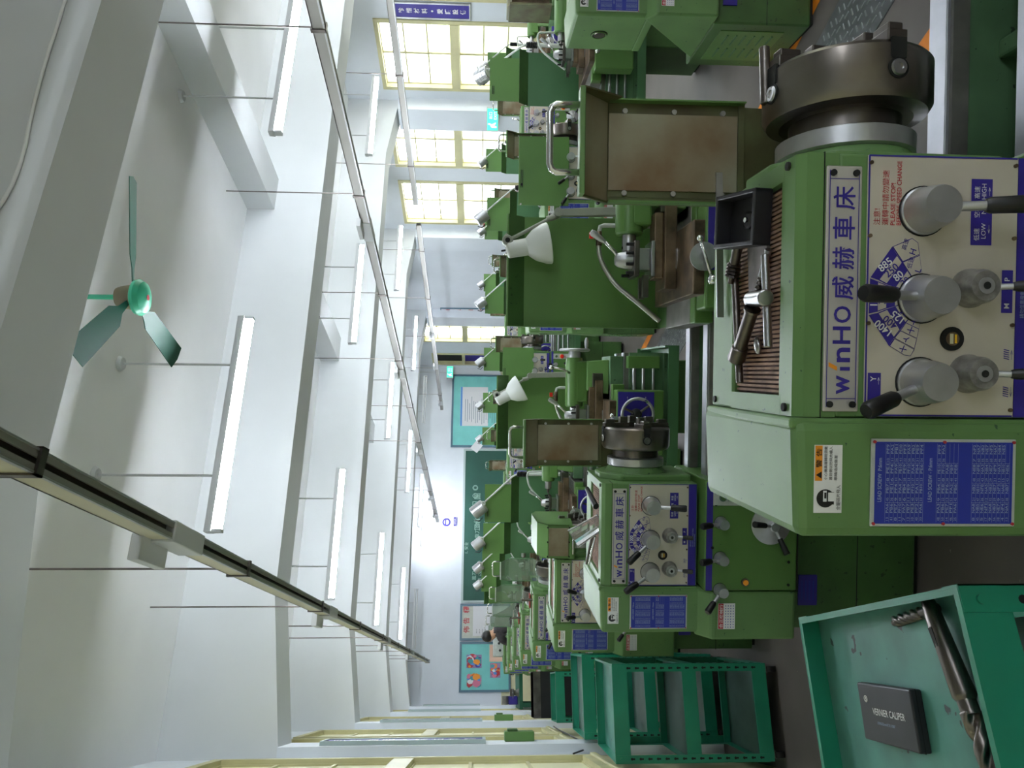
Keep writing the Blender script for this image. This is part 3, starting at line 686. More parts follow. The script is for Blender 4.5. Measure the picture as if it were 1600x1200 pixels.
def f_splashB(b):
    x0, x1 = .94, 1.34; y = .50
    b.box((x0, y, .86), (x1, y+.004, 1.27), GREENB); b.hexa([(x0, y, 1.27), (x1, y, 1.27), (x1, y+.004, 1.27), (x0, y+.004, 1.27), (x0, y-.06, 1.34), (x1, y-.06, 1.34), (x1, y-.056, 1.34), (x0, y-.056, 1.34)], GREEND)
    b.box((x0, .36, .856), (x1, y, .862), GREEND)
def f_splashBtop(b):
    b.box((.95, .446, 1.34), (1.27, .45, 1.56), GREENS); b.box((1.00, .443, 1.535), (1.06, .446, 1.54), DARK); b.box((1.0, .443, 1.525), (1.06, .446, 1.528), DARK)
def f_splashframe(b): b.tube([(1.10, .45, 1.50), (1.10, .45, 1.56), (1.19, .45, 1.56), (1.19, .45, 1.50)], .004, CHROME, 6)
def f_shield(b):
    b.box((-.05, -.02, 1.015), (.42, -.012, 1.36), GREENS, .002)
    b.box((.07, -.024, 1.342), (.19, -.02, 1.346), DARK); b.box((.07, -.024, 1.33), (.19, -.02, 1.334), DARK); b.cyl((.09, -.02, 1.34), (.09, -.03, 1.34), .008, DARK, seg=10)
    for x, z in ((-.045, 1.06), (-.045, 1.345)): b.cyl((x, -.02, z), (x, -.032, z), .006, CHROME, seg=8)
    b.box((-.02, -.012, 1.10), (.36, .012, 1.13), GREEND)
def f_post(b):
    b.hexa([(1.40, .40, .86), (1.44, .40, .86), (1.44, .43, .86), (1.40, .43, .86), (1.385, .40, 1.30), (1.415, .40, 1.30), (1.415, .43, 1.30), (1.385, .43, 1.30)], POSTG, .003)
    b.cyl((1.40, .39, 1.30), (1.40, .44, 1.30), .018, POSTG); b.cyl((1.385, .415, 1.31), (1.375, .415, 1.345), .012, POSTG)
def f_arm(b):
    b.tube([(1.38, .415, 1.33), (1.365, .415, 1.355), (1.30, .40, 1.47), (1.285, .40, 1.50)], .0075, POSTG); b.cyl((1.28, .375, 1.505), (1.28, .425, 1.505), .022, POSTG, bev=.004); b.cyl((1.28, .372, 1.505), (1.28, .376, 1.505), .010, DARK)
def f_bell(b):
    # bell shade, axis tilted
    b.rev([(.012, -.012), (.030, -.006), (.034, .0), (.035, .075), (.042, .082), (.062, .105), (.080, .145), (.084, .165), (.082, .168)], (0, 0, 0), (0, 0, -1), LAMPW, 32)
    b.rev([(.07, .155), (.07, .158)], (0, 0, 0), (0, 0, -1), LAMPB, 24); b.cyl((0, 0, .01), (0, 0, .03), .004, DARK)
    for a in range(3): b.cyl((.02*math.cos(a*2), .02*math.sin(a*2), .006), (.02*math.cos(a*2), .02*math.sin(a*2), .014), .004, CHROME, seg=8)
    b.cyl((.03, 0, -.02), (.062, 0, .004), .010, POSTG)
def f_postB(b):
    b.cyl((1.36, .42, .86), (1.36, .42, 1.21), .016, LAMPW)
    for i in range(6): b.rev([(.020, 0), (.026, .007), (.020, .014)], (1.36, .42, 1.21+i*.014), (0, 0, 1), BLACK, 16)
def f_armB(b):
    b.tube([(1.36, .42, 1.29), (1.34, .42, 1.33), (1.13, .40, 1.56)], .0075, LAMPW); b.torus((1.115, .40, 1.575), (0, 1, 0), .017, .006, LAMPW, 20, 8)
def f_lampB(b):
    ax = Vector((.62, 0, -.78)); o = Vector((1.03, .40, 1.655)); b.tube([(1.115, .40, 1.59), (1.09, .40, 1.61)], .007, LAMPW)
    b.rev([(.05, -.002), (.056, .002), (.056, .11), (.052, .115)], o, ax, ALU, 20, smooth=False); b.rev([(.045, .115), (.045, .118)], o, ax, LAMPB, 20)
    for i in range(4): b.rev([(.058, .02+i*.025), (.058, .026+i*.025)], o, ax, ALU, 20)
    b.tube([o+Vector((-.05, 0, -.01)), o+Vector((-.06, 0, -.05)), o+Vector((-.03, 0, -.08))], .005, BLACK, 6)
def f_hose(b):
    b.tube([(1.33, .30, .868), (1.33, .30, 1.13), (1.325, .30, 1.145), (1.30, .30, 1.15)], .009, LGREY); b.tube([(1.305, .30, 1.15), (1.25, .30, 1.15)], .012, IRON); b.tube([(1.26, .30, 1.15), (1.20, .295, 1.148), (1.10, .26, 1.10), (1.03, .22, 1.02), (.95, .20, .93)], .0095, HOSE, 10, 2)
def f_hoseB(b):
    b.tube([(1.28, .30, .868), (1.28, .30, 1.20), (1.26, .30, 1.215), (1.23, .30, 1.215)], .008, LGREY, 8, 1); b.tube([(1.23, .30, 1.215), (1.15, .29, 1.21), (1.02, .25, 1.26), (.99, .24, 1.36)] if 0 else [(1.23, .30, 1.215), (1.15, .29, 1.20), (1.05, .25, 1.10), (.99, .24, 1.02)], .008, LGREY, 8, 2)
def f_valve(b): b.tube([(1.28, .30, 1.15), (1.28, .29, 1.17), (1.28, .285, 1.175)], .005, CHROME, 6); b.box((1.275, .28, 1.172), (1.30, .29, 1.19), RED)
def f_clamp(b): b.cyl((1.19, -.03, .83), (1.19, -.06, .83), .02, CHROME); b.cyl((.97, -.05, .74), (.97, -.08, .74), .008, RED)
nl = 0
def make_lathe(x, y, label, group, guard='up', style='A', cx=0., tx=0., shield=False, levers=(0, -.7, -1.0), swing=0):
    t = thing('metal_lathe', label, 'lathe', (x, y, 0), math.radians(-24), group)
    P = lambda n, key, f, l=None, par=None: part(n, key, f, par or t, l)
    P('base_cabinet', 'base', f_base); P('identification_plate', 'bpl', f_baseplate, 'small dark blue plate')
    P('louvered_panel', 'louv', f_louvers)
    P('base_cabinet', 'baser', f_baser); P('chip_pan', 'pan', f_pan)
    bed = P('lathe_bed', 'bed', f_bed); P('bed_way', 'w1', f_way(.055, .05), 'bright machined slideway', bed); P('bed_way', 'w2', f_way(.272, .05), 'bright machined slideway', bed)
    bed.location.z = -.04
    h = P('headstock', 'head', f_head); P('ribbed_mat', 'mat', f_mat, 'brown ribbed rubber mat', h)
    P('name_plate', 'name', f_name, 'silver plate with violet lettering', h)
    cp = P('control_panel', 'panel', f_panel, 'cream plate with speed dial and red warning text')
    lever(cp, .285, -.003, 1.003, .031, .046, math.pi, .30, .095); lever(cp, .165, -.003, 1.003, .031, .046, levers[1], .30, .095)
    lever(cp, .050, -.003, 1.003, .031, .046, levers[2], .30, .095)
    lever(cp, .180, -.003, .935, .025, .03, math.pi, .5, .06, True); lever(cp, .062, -.003, .935, .025, .03, math.pi, .5, .06, True)
    sg = P('sight_glass', 'sight', f_sight, None, cp); sg.location = (.110, -.003, .959)
    gc = P('gear_cover', 'cover', f_cover); P('thread_chart', 'chart', f_chart, 'blue chart of lead screw settings', gc); P('warning_label', 'warn', f_warn, 'white and orange eye protection label', gc)
    P('spindle_opening', 'cvend', f_coverend, None, gc)
    g2 = P('gear_cover', 'cover2', f_cover2); P('dealer_sticker', 'stick', f_sticker, 'red and white sticker', g2)
    gb = P('gearbox', 'gb', f_gearbox)
    for q, xx in enumerate((.237, .114, .004)): lever(gb, xx, -.06, .772, .021, .045, (0, 0, -.75)[q], .5, .08)
    es = P('switch_plate', 'es', f_estop, 'light grey switch plate', gb); eb = P('stop_button', 'eb', f_estopbtn, 'red stop button', es); eb.location = (.326, -.0635, .706)
    hw = P('feed_wheel', 'w3', f_wheel3, 'three-handled silver wheel', gb); hw.location = (.232, -.06, .600)
    P('spindle_flange', 'fl', f_flange)
    ch = P('chuck', 'chuck', f_chuck); P('chuck_backplate', 'cpl', f_chuckplate, None, ch)
    for i in range(4):
        j = P('chuck_jaw', 'jaw', f_jaw, None, ch); j.location = (.548, .185, 1.02); j.rotation_euler = (i*math.pi/2+.12-math.pi/2, 0, 0)
    if y < 1: P('chuck_pin', 'pin', f_pin, 'dark steel pin over the chuck rim', ch)
    P('lead_screw_and_rods', 'rods', f_rods)
    # carriage
    sd = P('carriage', 'saddle', f_saddle); ap = P('apron', 'apron', f_apron, None, sd); P('apron_plate', 'appl', f_apronpl, 'blue apron plate', sd)
    w_ = P('hand_wheel', 'hw', f_wheel(.085), None, sd); w_.location = (1.20, -.13, .755)
    c_ = P('crank_handle', 'ck', f_crank(0), None, sd); c_.location = (1.27, -.175, .72)
    cw = P('cross_slide_wheel', 'cw', f_crosswheel, None, sd); cw.location = (1.14, -.13, .875)
    cm = P('compound_slide', 'comp', f_compound, None, sd); tp = P('tool_post', 'tp', f_toolpost, None, sd); P('clamp_lever', 'tpl', f_tplever, None, sd)
    sd.location.x = cx
    tb = P('tailstock', 'tb', f_tailbody); P('quill', 'ql', f_quill, None, tb); P('tailstock_wheel', 'tw', f_tailwheel, None, tb); P('tailstock_lever', 'tl', f_taillever, None, tb); tb.location.x = tx
    if guard == 'up':
        g = P('chuck_guard', 'gu', f_guardup()); P('guard_window', 'gw', f_guardwin(), 'brown-stained window', g); P('guard_handle', 'gh', f_guardhandle, 'chrome bar handle', g); P('guard_backing', 'gbk', f_guardback, None, g)
    elif guard == 'clear':
        g = P('chuck_guard', 'gu', f_guardup()) if 0 else P('chuck_guard', 'gcl', f_guardclear); P('guard_handle', 'gh', f_guardhandle, 'chrome bar handle', g)
    elif guard == 'closed':
        g = P('chuck_guard', 'gc', f_guardclosed); P('guard_window', 'gcw', f_gclosedwin, 'brown-stained window', g); P('guard_handle', 'gch', f_gclosedhandle, None, g)
    if style == 'A':
        s_ = P('splash_guard', 'spA', f_splashA)
        pg = P('lamp_post', 'post', f_post); P('lamp_arm', 'arm', f_arm, None, pg)
        l = P('lamp_shade', 'bell', f_bell, 'white bell-shaped lamp shade', pg); l.location = (1.245, .40, 1.50); l.rotation_euler = (0, -.18 if y < 3 else -.5, 0)
        P('coolant_hose', 'hose', f_hose); P('coolant_valve', 'valve', f_valve, 'red-handled valve')
    else:
        s_ = P('splash_guard', 'spB', f_splashB); P('upper_panel', 'spBt', f_splashBtop, None, s_)
        pg = P('lamp_post', 'postB', f_postB); P('lamp_arm', 'armB', f_armB, None, pg); P('lamp_head', 'lampB', f_lampB, 'ribbed silver cylinder lamp', pg); P('coolant_hose', 'hoseB', f_hoseB)
        pg.location.x = cx
    s_.location.x = cx
    if swing:
        Mx = Matrix.Translation((1.36, .42, 0)) @ Matrix.Rotation(swing, 4, 'Z') @ Matrix.Translation((-1.36, -.42, 0))
        for ch_ in pg.children:
            if ch_.name.startswith('lamp'): ch_.matrix_local = Mx
    if shield: P('headstock_shield', 'shd', f_shield, 'plain green sheet standing over the headstock')
    return t
def f_guardclear(b):
    x0, x1 = .375, .565; y = .30
    b.hexa([(x0, y, 1.16), (x1, y, 1.16), (x1, y+.004, 1.16), (x0, y+.004, 1.16), (x0, y, 1.36), (x1, y, 1.36), (x1, y+.004, 1.36), (x0, y+.004, 1.36)], CLEAR)
    b.hexa([(x0, y, 1.36), (x1, y, 1.36), (x1, y+.004, 1.36), (x0, y+.004, 1.36), (x0+.03, y-.05, 1.425), (x1-.02, y-.05, 1.425), (x1-.02, y-.046, 1.425), (x0+.03, y-.046, 1.425)], CLEAR)
    b.hexa([(x0+.02, y-.07, 1.10), (x1-.02, y-.07, 1.10), (x1-.02, y-.066, 1.10), (x0+.02, y-.066, 1.10), (x0, y, 1.16), (x1, y, 1.16), (x1, y+.004, 1.16), (x0, y+.004, 1.16)], CLEAR)
    b.box((x0, y-.004, 1.16), (x0+.006, y+.008, 1.36), GREENB); b.box((x1-.006, y-.004, 1.16), (x1, y+.008, 1.36), GREENB); b.box((x0+.03, y-.056, 1.424), (x1-.02, y-.04, 1.434), LGREY)
GA = 'lathes in the near-left row'; GB_ = 'lathes in the middle row'; GC_ = 'lathes in the right row'
orda = ['nearest of all, big control panel with dial in front', 'second in the left row, white bell lamp and clear cup', 'third in the left row, chuck under a closed green guard', 'fourth in the left row, see-through chuck guard raised',
        'fifth in the left row, only panel and blue chart showing', 'sixth in the left row, sliver of headstock and chart showing', 'seventh in the left row, last blue chart before the workbench', 'last of the left row, person in dark grey working at it']
ya = [.9, 2.57, 4.22, 5.87, 7.52, 9.17, 10.82, 12.47]
cfg = [dict(guard='up', levers=(0, 0, -.35)), dict(guard='up', levers=(0, -.65, -.5), tx=.05), dict(guard='closed', levers=(0, .35, 0)), dict(guard='clear', style='B', cx=-.12), dict(guard='clear', style='B', cx=-.1), dict(guard='clear', style='B', cx=-.1), dict(guard='clear', style='B', cx=-.1), dict(guard='clear', style='A', cx=-.1)]
for i, y in enumerate(ya):
    make_lathe(.337 if i == 0 else .32, y, 'green lathe, '+orda[i], GA, **cfg[i])
ordb = ['louvered end face and spindle hole at the right', 'plain green sheet over the headstock, chuck beside it', 'third from the front, hidden behind a big splash guard', 'green sheet above a small silver control panel', 'fifth from the front, behind a tailstock and lamp', 'second to last before the back wall', 'last before the back wall']
for i in range(7):
    make_lathe(3.08, 2.34+1.65*i, 'green lathe in the middle row, '+ordb[i], GB_, guard='up' if i else 'clear', style='B', cx=-.12, shield=i in (1, 3), tx=0, swing=(-1.2 if i == 1 else 0))
ordc = ['top right corner beside the first window', 'below the green exit sign pillar', 'below the third window from the front', 'below the scroll with red characters', 'farthest back on the right side']
for i in range(1, 5):
    make_lathe(5.7, 4.65+1.65*i, 'green lathe in the right row, '+ordc[i], GC_, guard='up', style='B', cx=-.12, tx=0)
# ------------------------------------------------------------------ fluorescent lamps
def tube_fix(name, rc_, d, z, lit, label):
    t = thing(name, label, 'ceiling lamp', (rc_, d, z), 0, None)
    b = MB(); b.prism([(-.030, .012), (.030, .012), (.024, .05), (-.024, .05)], 'x', -.62, .62, FIX); b.box((-.62, -.02, -.036), (-.604, .02, .02), FIX); b.box((.604, -.02, -.036), (.62, .02, .02), FIX); b.obj('lamp_housing', t)
    b = MB(); b.cyl((-.60, 0, -.018), (.60, 0, -.018), .0165, TUBEM if lit else TUBEO, seg=14); b.obj('lamp_tube', t)
    for x in (-.32, .32):
        b = MB(); b.cyl((x, 0, .05), (x, 0, H-z), .007, FIX, seg=8); b.rev([(.034, -.02), (.045, 0)], (x, 0, H-z-.001), (0, 0, 1), FIX, 20); b.obj('hanging_rod', t)
    return t
rowsD = [(-2.6, 'behind the camera'), (.5, 'above the camera'), (3.7, 'in the nearest bay seen'), (6.8, 'in the second bay'), (9.95, 'in the third bay'), (13.1, 'in the fourth bay'), (16.2, 'in the farthest bay')]
for i, (d, w1) in enumerate(rowsD):
    for j, r in enumerate((1.35, 3.95, 6.45)):
        lit = not (i == 6 and j != 1) and not (i == 1 and j < 2)
        tube_fix('fluorescent_lamp', r, d, 2.955, lit, '%s white tube lamp hung %s, %s of its row' % ('lit' if lit else 'unlit', w1, ('left', 'middle', 'right')[j]))
tube_fix('fluorescent_lamp', 3.7, 17.25, 2.955, True, 'lit white tube lamp hung close to the back wall above the chalkboard')
# ------------------------------------------------------------------ busways on hanging rods
def busway(r, z, y0, y1, boxes, label):
    t = thing('busway', label, 'cable trunking', (r, 0, z), 0)
    b = MB(); TRK = MATS['busway_cream'] if r < 1 else MATS['busway_grey']
    b.box((-.027, y0, -.02), (-.022, y1, .05), TRK); b.box((.022, y0, -.02), (.027, y1, .05), TRKG); b.box((-.027, y0, .044), (.027, y1, .05), TRKG)
    b.box((-.027, y0, -.024), (-.008, y1, -.018), TRKG); b.box((.008, y0, -.024), (.027, y1, -.018), TRKG); b.box((-.022, y0, .0), (.022, y1, .004), TRKD)
    b.box((-.028, y0, -.026), (-.023, y1, -.016), ALU); b.box((.023, y0, -.026), (.028, y1, -.016), ALU)
    b.obj('rail', t)
    for yy in boxes:
        b = MB(); b.box((-.036, yy, -.03), (.034, yy+.26, .055), FIX, .004); b.box((-.10, yy-.06, .04), (-.02, yy+.14, .075), FIX, .003); b.obj('feed_box', t)
    y = y0+.7; 
    while y < y1:
        b = MB(); b.cyl((-.0, y, .05), (-.0, y, H-z), .0045, STEELD, seg=8); b.box((-.033, y-.012, -.032), (.033, y+.012, -.024), STEELD); b.box((-.033, y-.012, -.032), (-.028, y+.012, .06), STEELD); b.box((.028, y-.012, -.032), (.033, y+.012, .06), STEELD); b.box((-.033, y-.012, .054), (.033, y+.012, .06), STEELD); b.obj('hanging_rod', t)
        y += 1.55
busway(.46, 2.60, -3.8, 15.6, (2.3, 4.9, 8.2, 11.4), 'cream busway rail on thin rods running along the left side of the hall')
busway(3.6, 2.57, -3.8, 16.9, (1.4, 5.0, 8.0, 11.2, 14.3, 15.9), 'grey busway rail on thin rods running down the middle of the hall')
busway(6.5, 2.56, -3.8, 8.6, (), 'near grey busway rail on the right, passing in front of the windows')
busway(6.5, 2.56, 9.1, 17.0, (12.7, 14.2, 16.4), 'far grey busway rail on the right, in line with the near one')
# ------------------------------------------------------------------ ceiling fan
t = thing('ceiling_fan', 'green ceiling fan with brown motor hung beyond the nearest beam', 'fan', (1.72, 3.04, 0))
b = MB(); b.cyl((0, 0, 3.34), (0, 0, H), .012, FANG); b.rev([(.05, 0), (.035, .05)], (0, 0, H-.05), (0, 0, 1), FANG, 20); b.obj('down_rod', t)
b = MB(); b.rev([(.045, 0), (.052, .02), (.062, .075), (.060, .085)], (0, 0, 3.34), (0, 0, -1), FANB, 28); b.obj('motor', t)
b = MB(); b.rev([(.06, 0), (.082, .012), (.088, .03), (.075, .05), (.04, .062), (.001, .066)], (0, 0, 3.265), (0, 0, -1), FANG, 32); b.rev([(.014, .0665), (.014, .067)], (0, 0, 3.265), (0, 0, -1), REDT, 12); b.obj('hub', t)
for a in (-24, 96, 216):
    b = MB(); c, s_ = math.cos(math.radians(a)), math.sin(math.radians(a))
    b.T = Matrix.Rotation(math.radians(a), 4, 'Z') @ Matrix.Translation((0, 0, 3.27)) @ Matrix.Rotation(math.radians(12), 4, 'X')
    b.prism([(.06, -.012), (.14, -.02), (.2, -.055), (.56, -.065), (.575, .0), (.56, .06), (.2, .05), (.14, .02), (.06, .012)], 'z', -.002, .002, FAND); b.obj('blade', t)
# ------------------------------------------------------------------ trolleys
def trolley(x0, y0, w_, d_, ht, rz, label, topmat=TRAYT, shelves=(.52, .14), castwhite=True, depth=.05):
    t = thing('tool_trolley', label, 'trolley', (x0, y0, 0), rz, None)
    def tray(z, name, m2, dp):
        e = .003; b = MB(); b.box((e, e, z-dp), (w_-e, d_-e, z-dp+.003), m2)
        b.box((0, 0, z-dp-.03), (w_, e, z), TEAL); b.box((0, d_-e, z-dp-.03), (w_, d_, z), TEAL); b.box((0, e, z-dp-.03), (e, d_-e, z), TEAL); b.box((w_-e, e, z-dp-.03), (w_, d_-e, z), TEAL)
        b.box((e, e, z-.003), (w_-e, .012, z-.0004), TEAL); b.box((w_-.012, .012, z-.003), (w_-e, d_-.012, z-.0004), TEAL); b.box((e, d_-.012, z-.003), (w_-e, d_-e, z-.0004), TEAL)
        b.obj(name, t)
    tray(ht, 'top_tray', topmat, depth)
    for z in shelves: tray(z, 'shelf', TEALD, .045)
    for sx, px in ((0, 1), (w_, -1)):
        for sy, py in ((0, 1), (d_, -1)):
            b = MB()
            def strip(x_a, x_b, y_a, y_b): b.box((min(x_a, x_b), min(y_a, y_b), .09), (max(x_a, x_b), max(y_a, y_b), ht-.001), TEAL)
            strip(sx-px*.002, sx+px*.038, sy-py*.002, sy+py*.0005); strip(sx-px*.002, sx+px*.0005, sy-py*.002, sy+py*.038)
            n = int((ht-.15)/.045)
            for i in range(n):
                z = .12+i*.045
                yy = sy-py*.0022; xc = sx+px*.02
                b.box((xc-.004, yy-.0006, z), (xc+.004, yy+.0006, z+.014), DARK); b.cyl((xc, yy-.0006, z+.016), (xc, yy+.0006, z+.016), .0065, DARK, seg=10)
                xx = sx-px*.0022; yc = sy+py*.02
                b.box((xx-.0006, yc-.004, z), (xx+.0006, yc+.004, z+.014), DARK); b.cyl((xx-.0006, yc, z+.016), (xx+.0006, yc, z+.016), .0065, DARK, seg=10)
            b.cyl((sx+px*.02, sy-py*.002, ht-.03), (sx+px*.02, sy-py*.006, ht-.03), .007, TEAL, seg=12)
            b.obj('post', t)
            b = MB(); cx_, cy_ = sx+px*.03, sy+py*.03
            b.cyl((cx_-.014, cy_, .033), (cx_+.014, cy_, .033), .033, BLACK, seg=20); b.box((cx_-.02, cy_-.022, .05), (cx_+.02, cy_+.022, .092), CAST, .004); b.obj('caster', t)
    return t
trolley(-.375, 1.05, .505, .56, .905, 0, 'teal trolley in the foreground, caliper case and long drill on its tray', depth=.045)
T2 = trolley(-.375, 4.08, .475, .58, .895, math.radians(-5), 'teal three-shelf trolley against the left wall, whole front and slotted posts seen')
trolley(-.32, 5.0, .50, .60, .925, math.radians(-3), 'teal trolley directly behind the three-shelf one, only its top showing', topmat=TEALD)
trolley(-.31, 6.95, .42, .50, .90, 0, 'smaller-looking teal trolley, third in line along the left wall', topmat=TEALD, shelves=(.45,))
# ------------------------------------------------------------------ things on the foreground trolley
TZ = .905-.045+.003
t = thing('caliper_case', 'black flat case lettered vernier caliper on the foreground trolley', 'case', (-.055, 1.36, TZ), math.radians(-4))
b = MB(); b.box((-.049, -.088, 0), (.049, .088, .021), BLACKP, .003); b.box((-.0495, -.0885, .0105), (.0495, .0885, .0115), DARK)
W2 = dict(right=(0, -1, 0), up=(1, 0, 0))
b.obj('case_body', t)
b = MB()
b.text('VERNIER CALIPER', (-.003, .043, .0214), .0115, WHITE, w=.104, bold=.006, **W2); b.text('150X0.02mm/6"X1/1000"', (-.018, .032, .0214), .0048, CHTXT, w=.058, **W2)
b.torus((.022, .062, .0214), (0, 0, 1), .0055, .0006, WHITE, 20, 4); b.text('8', (.018, .065, .0214), .010, WHITE, w=.006, **W2)
b.obj('case_lettering', t, label='white lettering')
def drill(name, label, p, q, R, flute, sh, z):
    """twist drill from shank end p to tip q lying at height z"""
    t = thing(name, label, 'drill bit', (p[0], p[1], z+R))
    d = Vector((q[0]-p[0], q[1]-p[1], 0)); L = d.length; a = math.atan2(d.y, d.x); t.rotation_euler = (0, 0, a)
    b = MB(); b.rev([(R*.55, 0), (R*.62, .004), (R*.74, .02), (R*.76, .021), (R*1.02, sh-.003), (R*.95, sh), (R*.8, sh+.004), (R*.8, sh+.024)], (0, 0, 0), (1, 0, 0), STEELD, 28)
    b.box((.045, -R*.25, R*.45), (.075, R*.25, R*.86), DARK); b.obj('tapered_shank', t)
    b = MB(); n = 60; prof = []
    x0 = sh+.02; vs = []; fs = []; K = 28
    for i in range(n+1):
        x = x0+(L-x0)*i/n; tw = (x-x0)*62*(.012/R if R < .012 else 1)*.9; rr = R*(.92 if i < n-4 else .92*(n-i)/5)
        for k in range(K):
            th = 2*math.pi*k/K; dd = abs(math.cos(th)); r = rr*(1 if dd < .72 else 1-.62*((dd-.72)/.28)**.7)
            vs.append((x, r*math.cos(th+tw), r*math.sin(th+tw)))
    for i in range(n):
        for k in range(K): fs.append((i*K+k, i*K+(k+1) % K, (i+1)*K+(k+1) % K, (i+1)*K+k))
    fs.append(tuple(n*K+k for k in range(K))); fs.append(tuple(range(K))[::-1])
    b.add(vs, fs, STEELD, True); b.obj('fluted_body', t)
    return t
drill('twist_drill', 'large tapered-shank twist drill lying along the foreground trolley edge', (.122, 1.165), (-.20, 1.08), .017, 1, .15, TZ+.002)
# end mill
t = thing('spiral_cutter', 'small spiral cutter in the corner beyond the large drill', 'milling cutter', (.105, 1.20, TZ+.0105), math.radians(95))
b = MB(); K = 20; n = 30; vs = []; fs = []
for i in range(n+1):
    for k in range(K):
        th = 2*math.pi*k/K; r = .0105*(1-.35*max(0, math.cos(th*4))); tw = i*.22; vs.append((i*.0028, r*math.cos(th+tw), r*math.sin(th+tw)))
for i in range(n):
    for k in range(K): fs.append((i*K+k, i*K+(k+1) % K, (i+1)*K+(k+1) % K, (i+1)*K+k))
fs.append(tuple(range(K))[::-1]); fs.append(tuple(n*K+k for k in range(K))); b.add(vs, fs, STEELD, True); b.cyl((-.04, 0, 0), (0, 0, 0), .0085, STEELD); b.obj('cutter_body', t)
# ------------------------------------------------------------------ tools on the headstocks
def on_lathe(i, x, y, z):
    a = math.radians(-24); bx, by = (.335 if i == 0 else .32), ya[i]
    return (bx+x*math.cos(a)-y*math.sin(a), by+x*math.sin(a)+y*math.cos(a), z)
def lrot(deg): return math.radians(-24+deg)
MZ = 1.171
t = thing('plastic_box', 'open black plastic box tilted on the nearest headstock', 'box', on_lathe(0, .302, .148, MZ+.016), lrot(-6)); t.rotation_euler[0] = math.radians(12)
b = MB(); w_, d_, h_ = .042, .056, .030
b.box((-w_, -d_, 0), (w_, d_, .003), BLACKP)
for p in (((-w_, -d_, 0), (w_, -d_+.007, h_)), ((-w_, d_-.007, 0), (w_, d_, h_)), ((-w_, -d_, 0), (-w_+.007, d_, h_)), ((w_-.007, -d_, 0), (w_, d_, h_))): b.box(p[0], p[1], BLACKP, .0015)
b.obj('box_shell', t)
b = MB(); b.rev([(.014, .003), (.014, .008), (.010, .009)], (0, -.005, 0), (0, 0, 1), BLACK, 20); b.rev([(.005, .009), (.004, .013)], (0, -.005, 0), (0, 0, 1), CHROME, 12); b.obj('centre_boss', t, label='small bright screw in the middle')
t = thing('chuck_key', 'steel T-handled chuck key lying on the ribbed mat', 'chuck key', on_lathe(0, .175, .085, MZ+.012), lrot(0))
b = MB(); b.cyl((-.075, -.006, 0), (.065, .012, 0), .0062, STEEL, seg=14, bev=.001); b.obj('cross_bar', t)
b = MB(); b.cyl((-.002, .004-.014, .006), (.002, .055, .004), .0125, STEEL, seg=20, bev=.002); b.obj('key_body', t)
t = thing('drill_sleeve', 'dark tapered drill sleeve lying across the back edge of the mat', 'drill sleeve', on_lathe(0, .135, .15, MZ+.018), lrot(139))
b = MB(); b.rev([(.013, 0), (.013, .004), (.0105, .006), (.0105, .075), (.013, .077), (.0145, .10), (.0135, .103)], (-.035, 0, 0), (1, 0, 0), STEELD, 24); b.obj('sleeve_body', t)
t = thing('boring_bar', 'long dark round bar along the back of the nearest headstock', 'bar', on_lathe(0, .045, .215, MZ+.008), lrot(0))
b = MB(); b.cyl((0, -.012, 0), (.18, .02, .0), .0062, STEELD, seg=14, bev=.001); b.obj('round_bar', t)
t = thing('steel_rule', 'thin steel rule sticking up beside the black box', 'rule', on_lathe(0, .16, .28, 1.181), lrot(4))
b = MB(); b.box((0, 0, 0), (.26, .003, .012), STEEL); b.obj('rule_blade', t)
t = thing('end_mill', 'dark end mill between the black box and the grey cloth', 'milling cutter', on_lathe(0, .262, .205, MZ+.016), lrot(150))
b = MB(); b.cyl((-.03, 0, 0), (.02, 0, 0), .008, STEELD); 
for k_ in range(4): b.rev([(.010, .02+k_*.006), (.013, .023+k_*.006), (.008, .026+k_*.006)], (0, 0, 0), (1, 0, 0), STEELD, 8, smooth=False)
b.cyl((.044, 0, 0), (.055, 0, 0), .005, STEELD); b.obj('cutter_body', t)
t = thing('centre_drill', 'slender fluted drill lying beside the grey cloth', 'drill bit', on_lathe(0, .232, .110, MZ+.006), lrot(145))
b = MB(); b.cyl((-.02, 0, 0), (.025, 0, 0), .0052, STEEL)
for k_ in range(5): b.rev([(.0035, .025+k_*.008), (.0058, .029+k_*.008), (.0035, .033+k_*.008)], (0, 0, 0), (1, 0, 0), STEELD, 8)
b.obj('drill_body', t)
t = thing('polishing_cloth', 'folded grey cloth under the small cutters on the ribbed mat', 'cloth', on_lathe(0, .225, .15, MZ), lrot(0))
b = MB(); CL = mat('grey_cloth', (132, 126, 128), .9, noise=.15, scale=20); b.hexa([(-.04, .03, 0), (-.045, .0, 0), (.03, -.045, 0), (.045, .04, 0), (-.04, .03, .004), (-.045, .0, .003), (.03, -.045, .006), (.045, .04, .004)], CL); b.obj('cloth_fold', t)
t = thing('steel_slug', 'small light metal offcut next to the drill sleeve', 'offcut', on_lathe(0, .105, .135, MZ+.006), lrot(20))
b = MB(); b.sph((0, 0, 0), .012, STEEL, (1.2, .7, .45), 12); b.obj('metal_offcut', t)
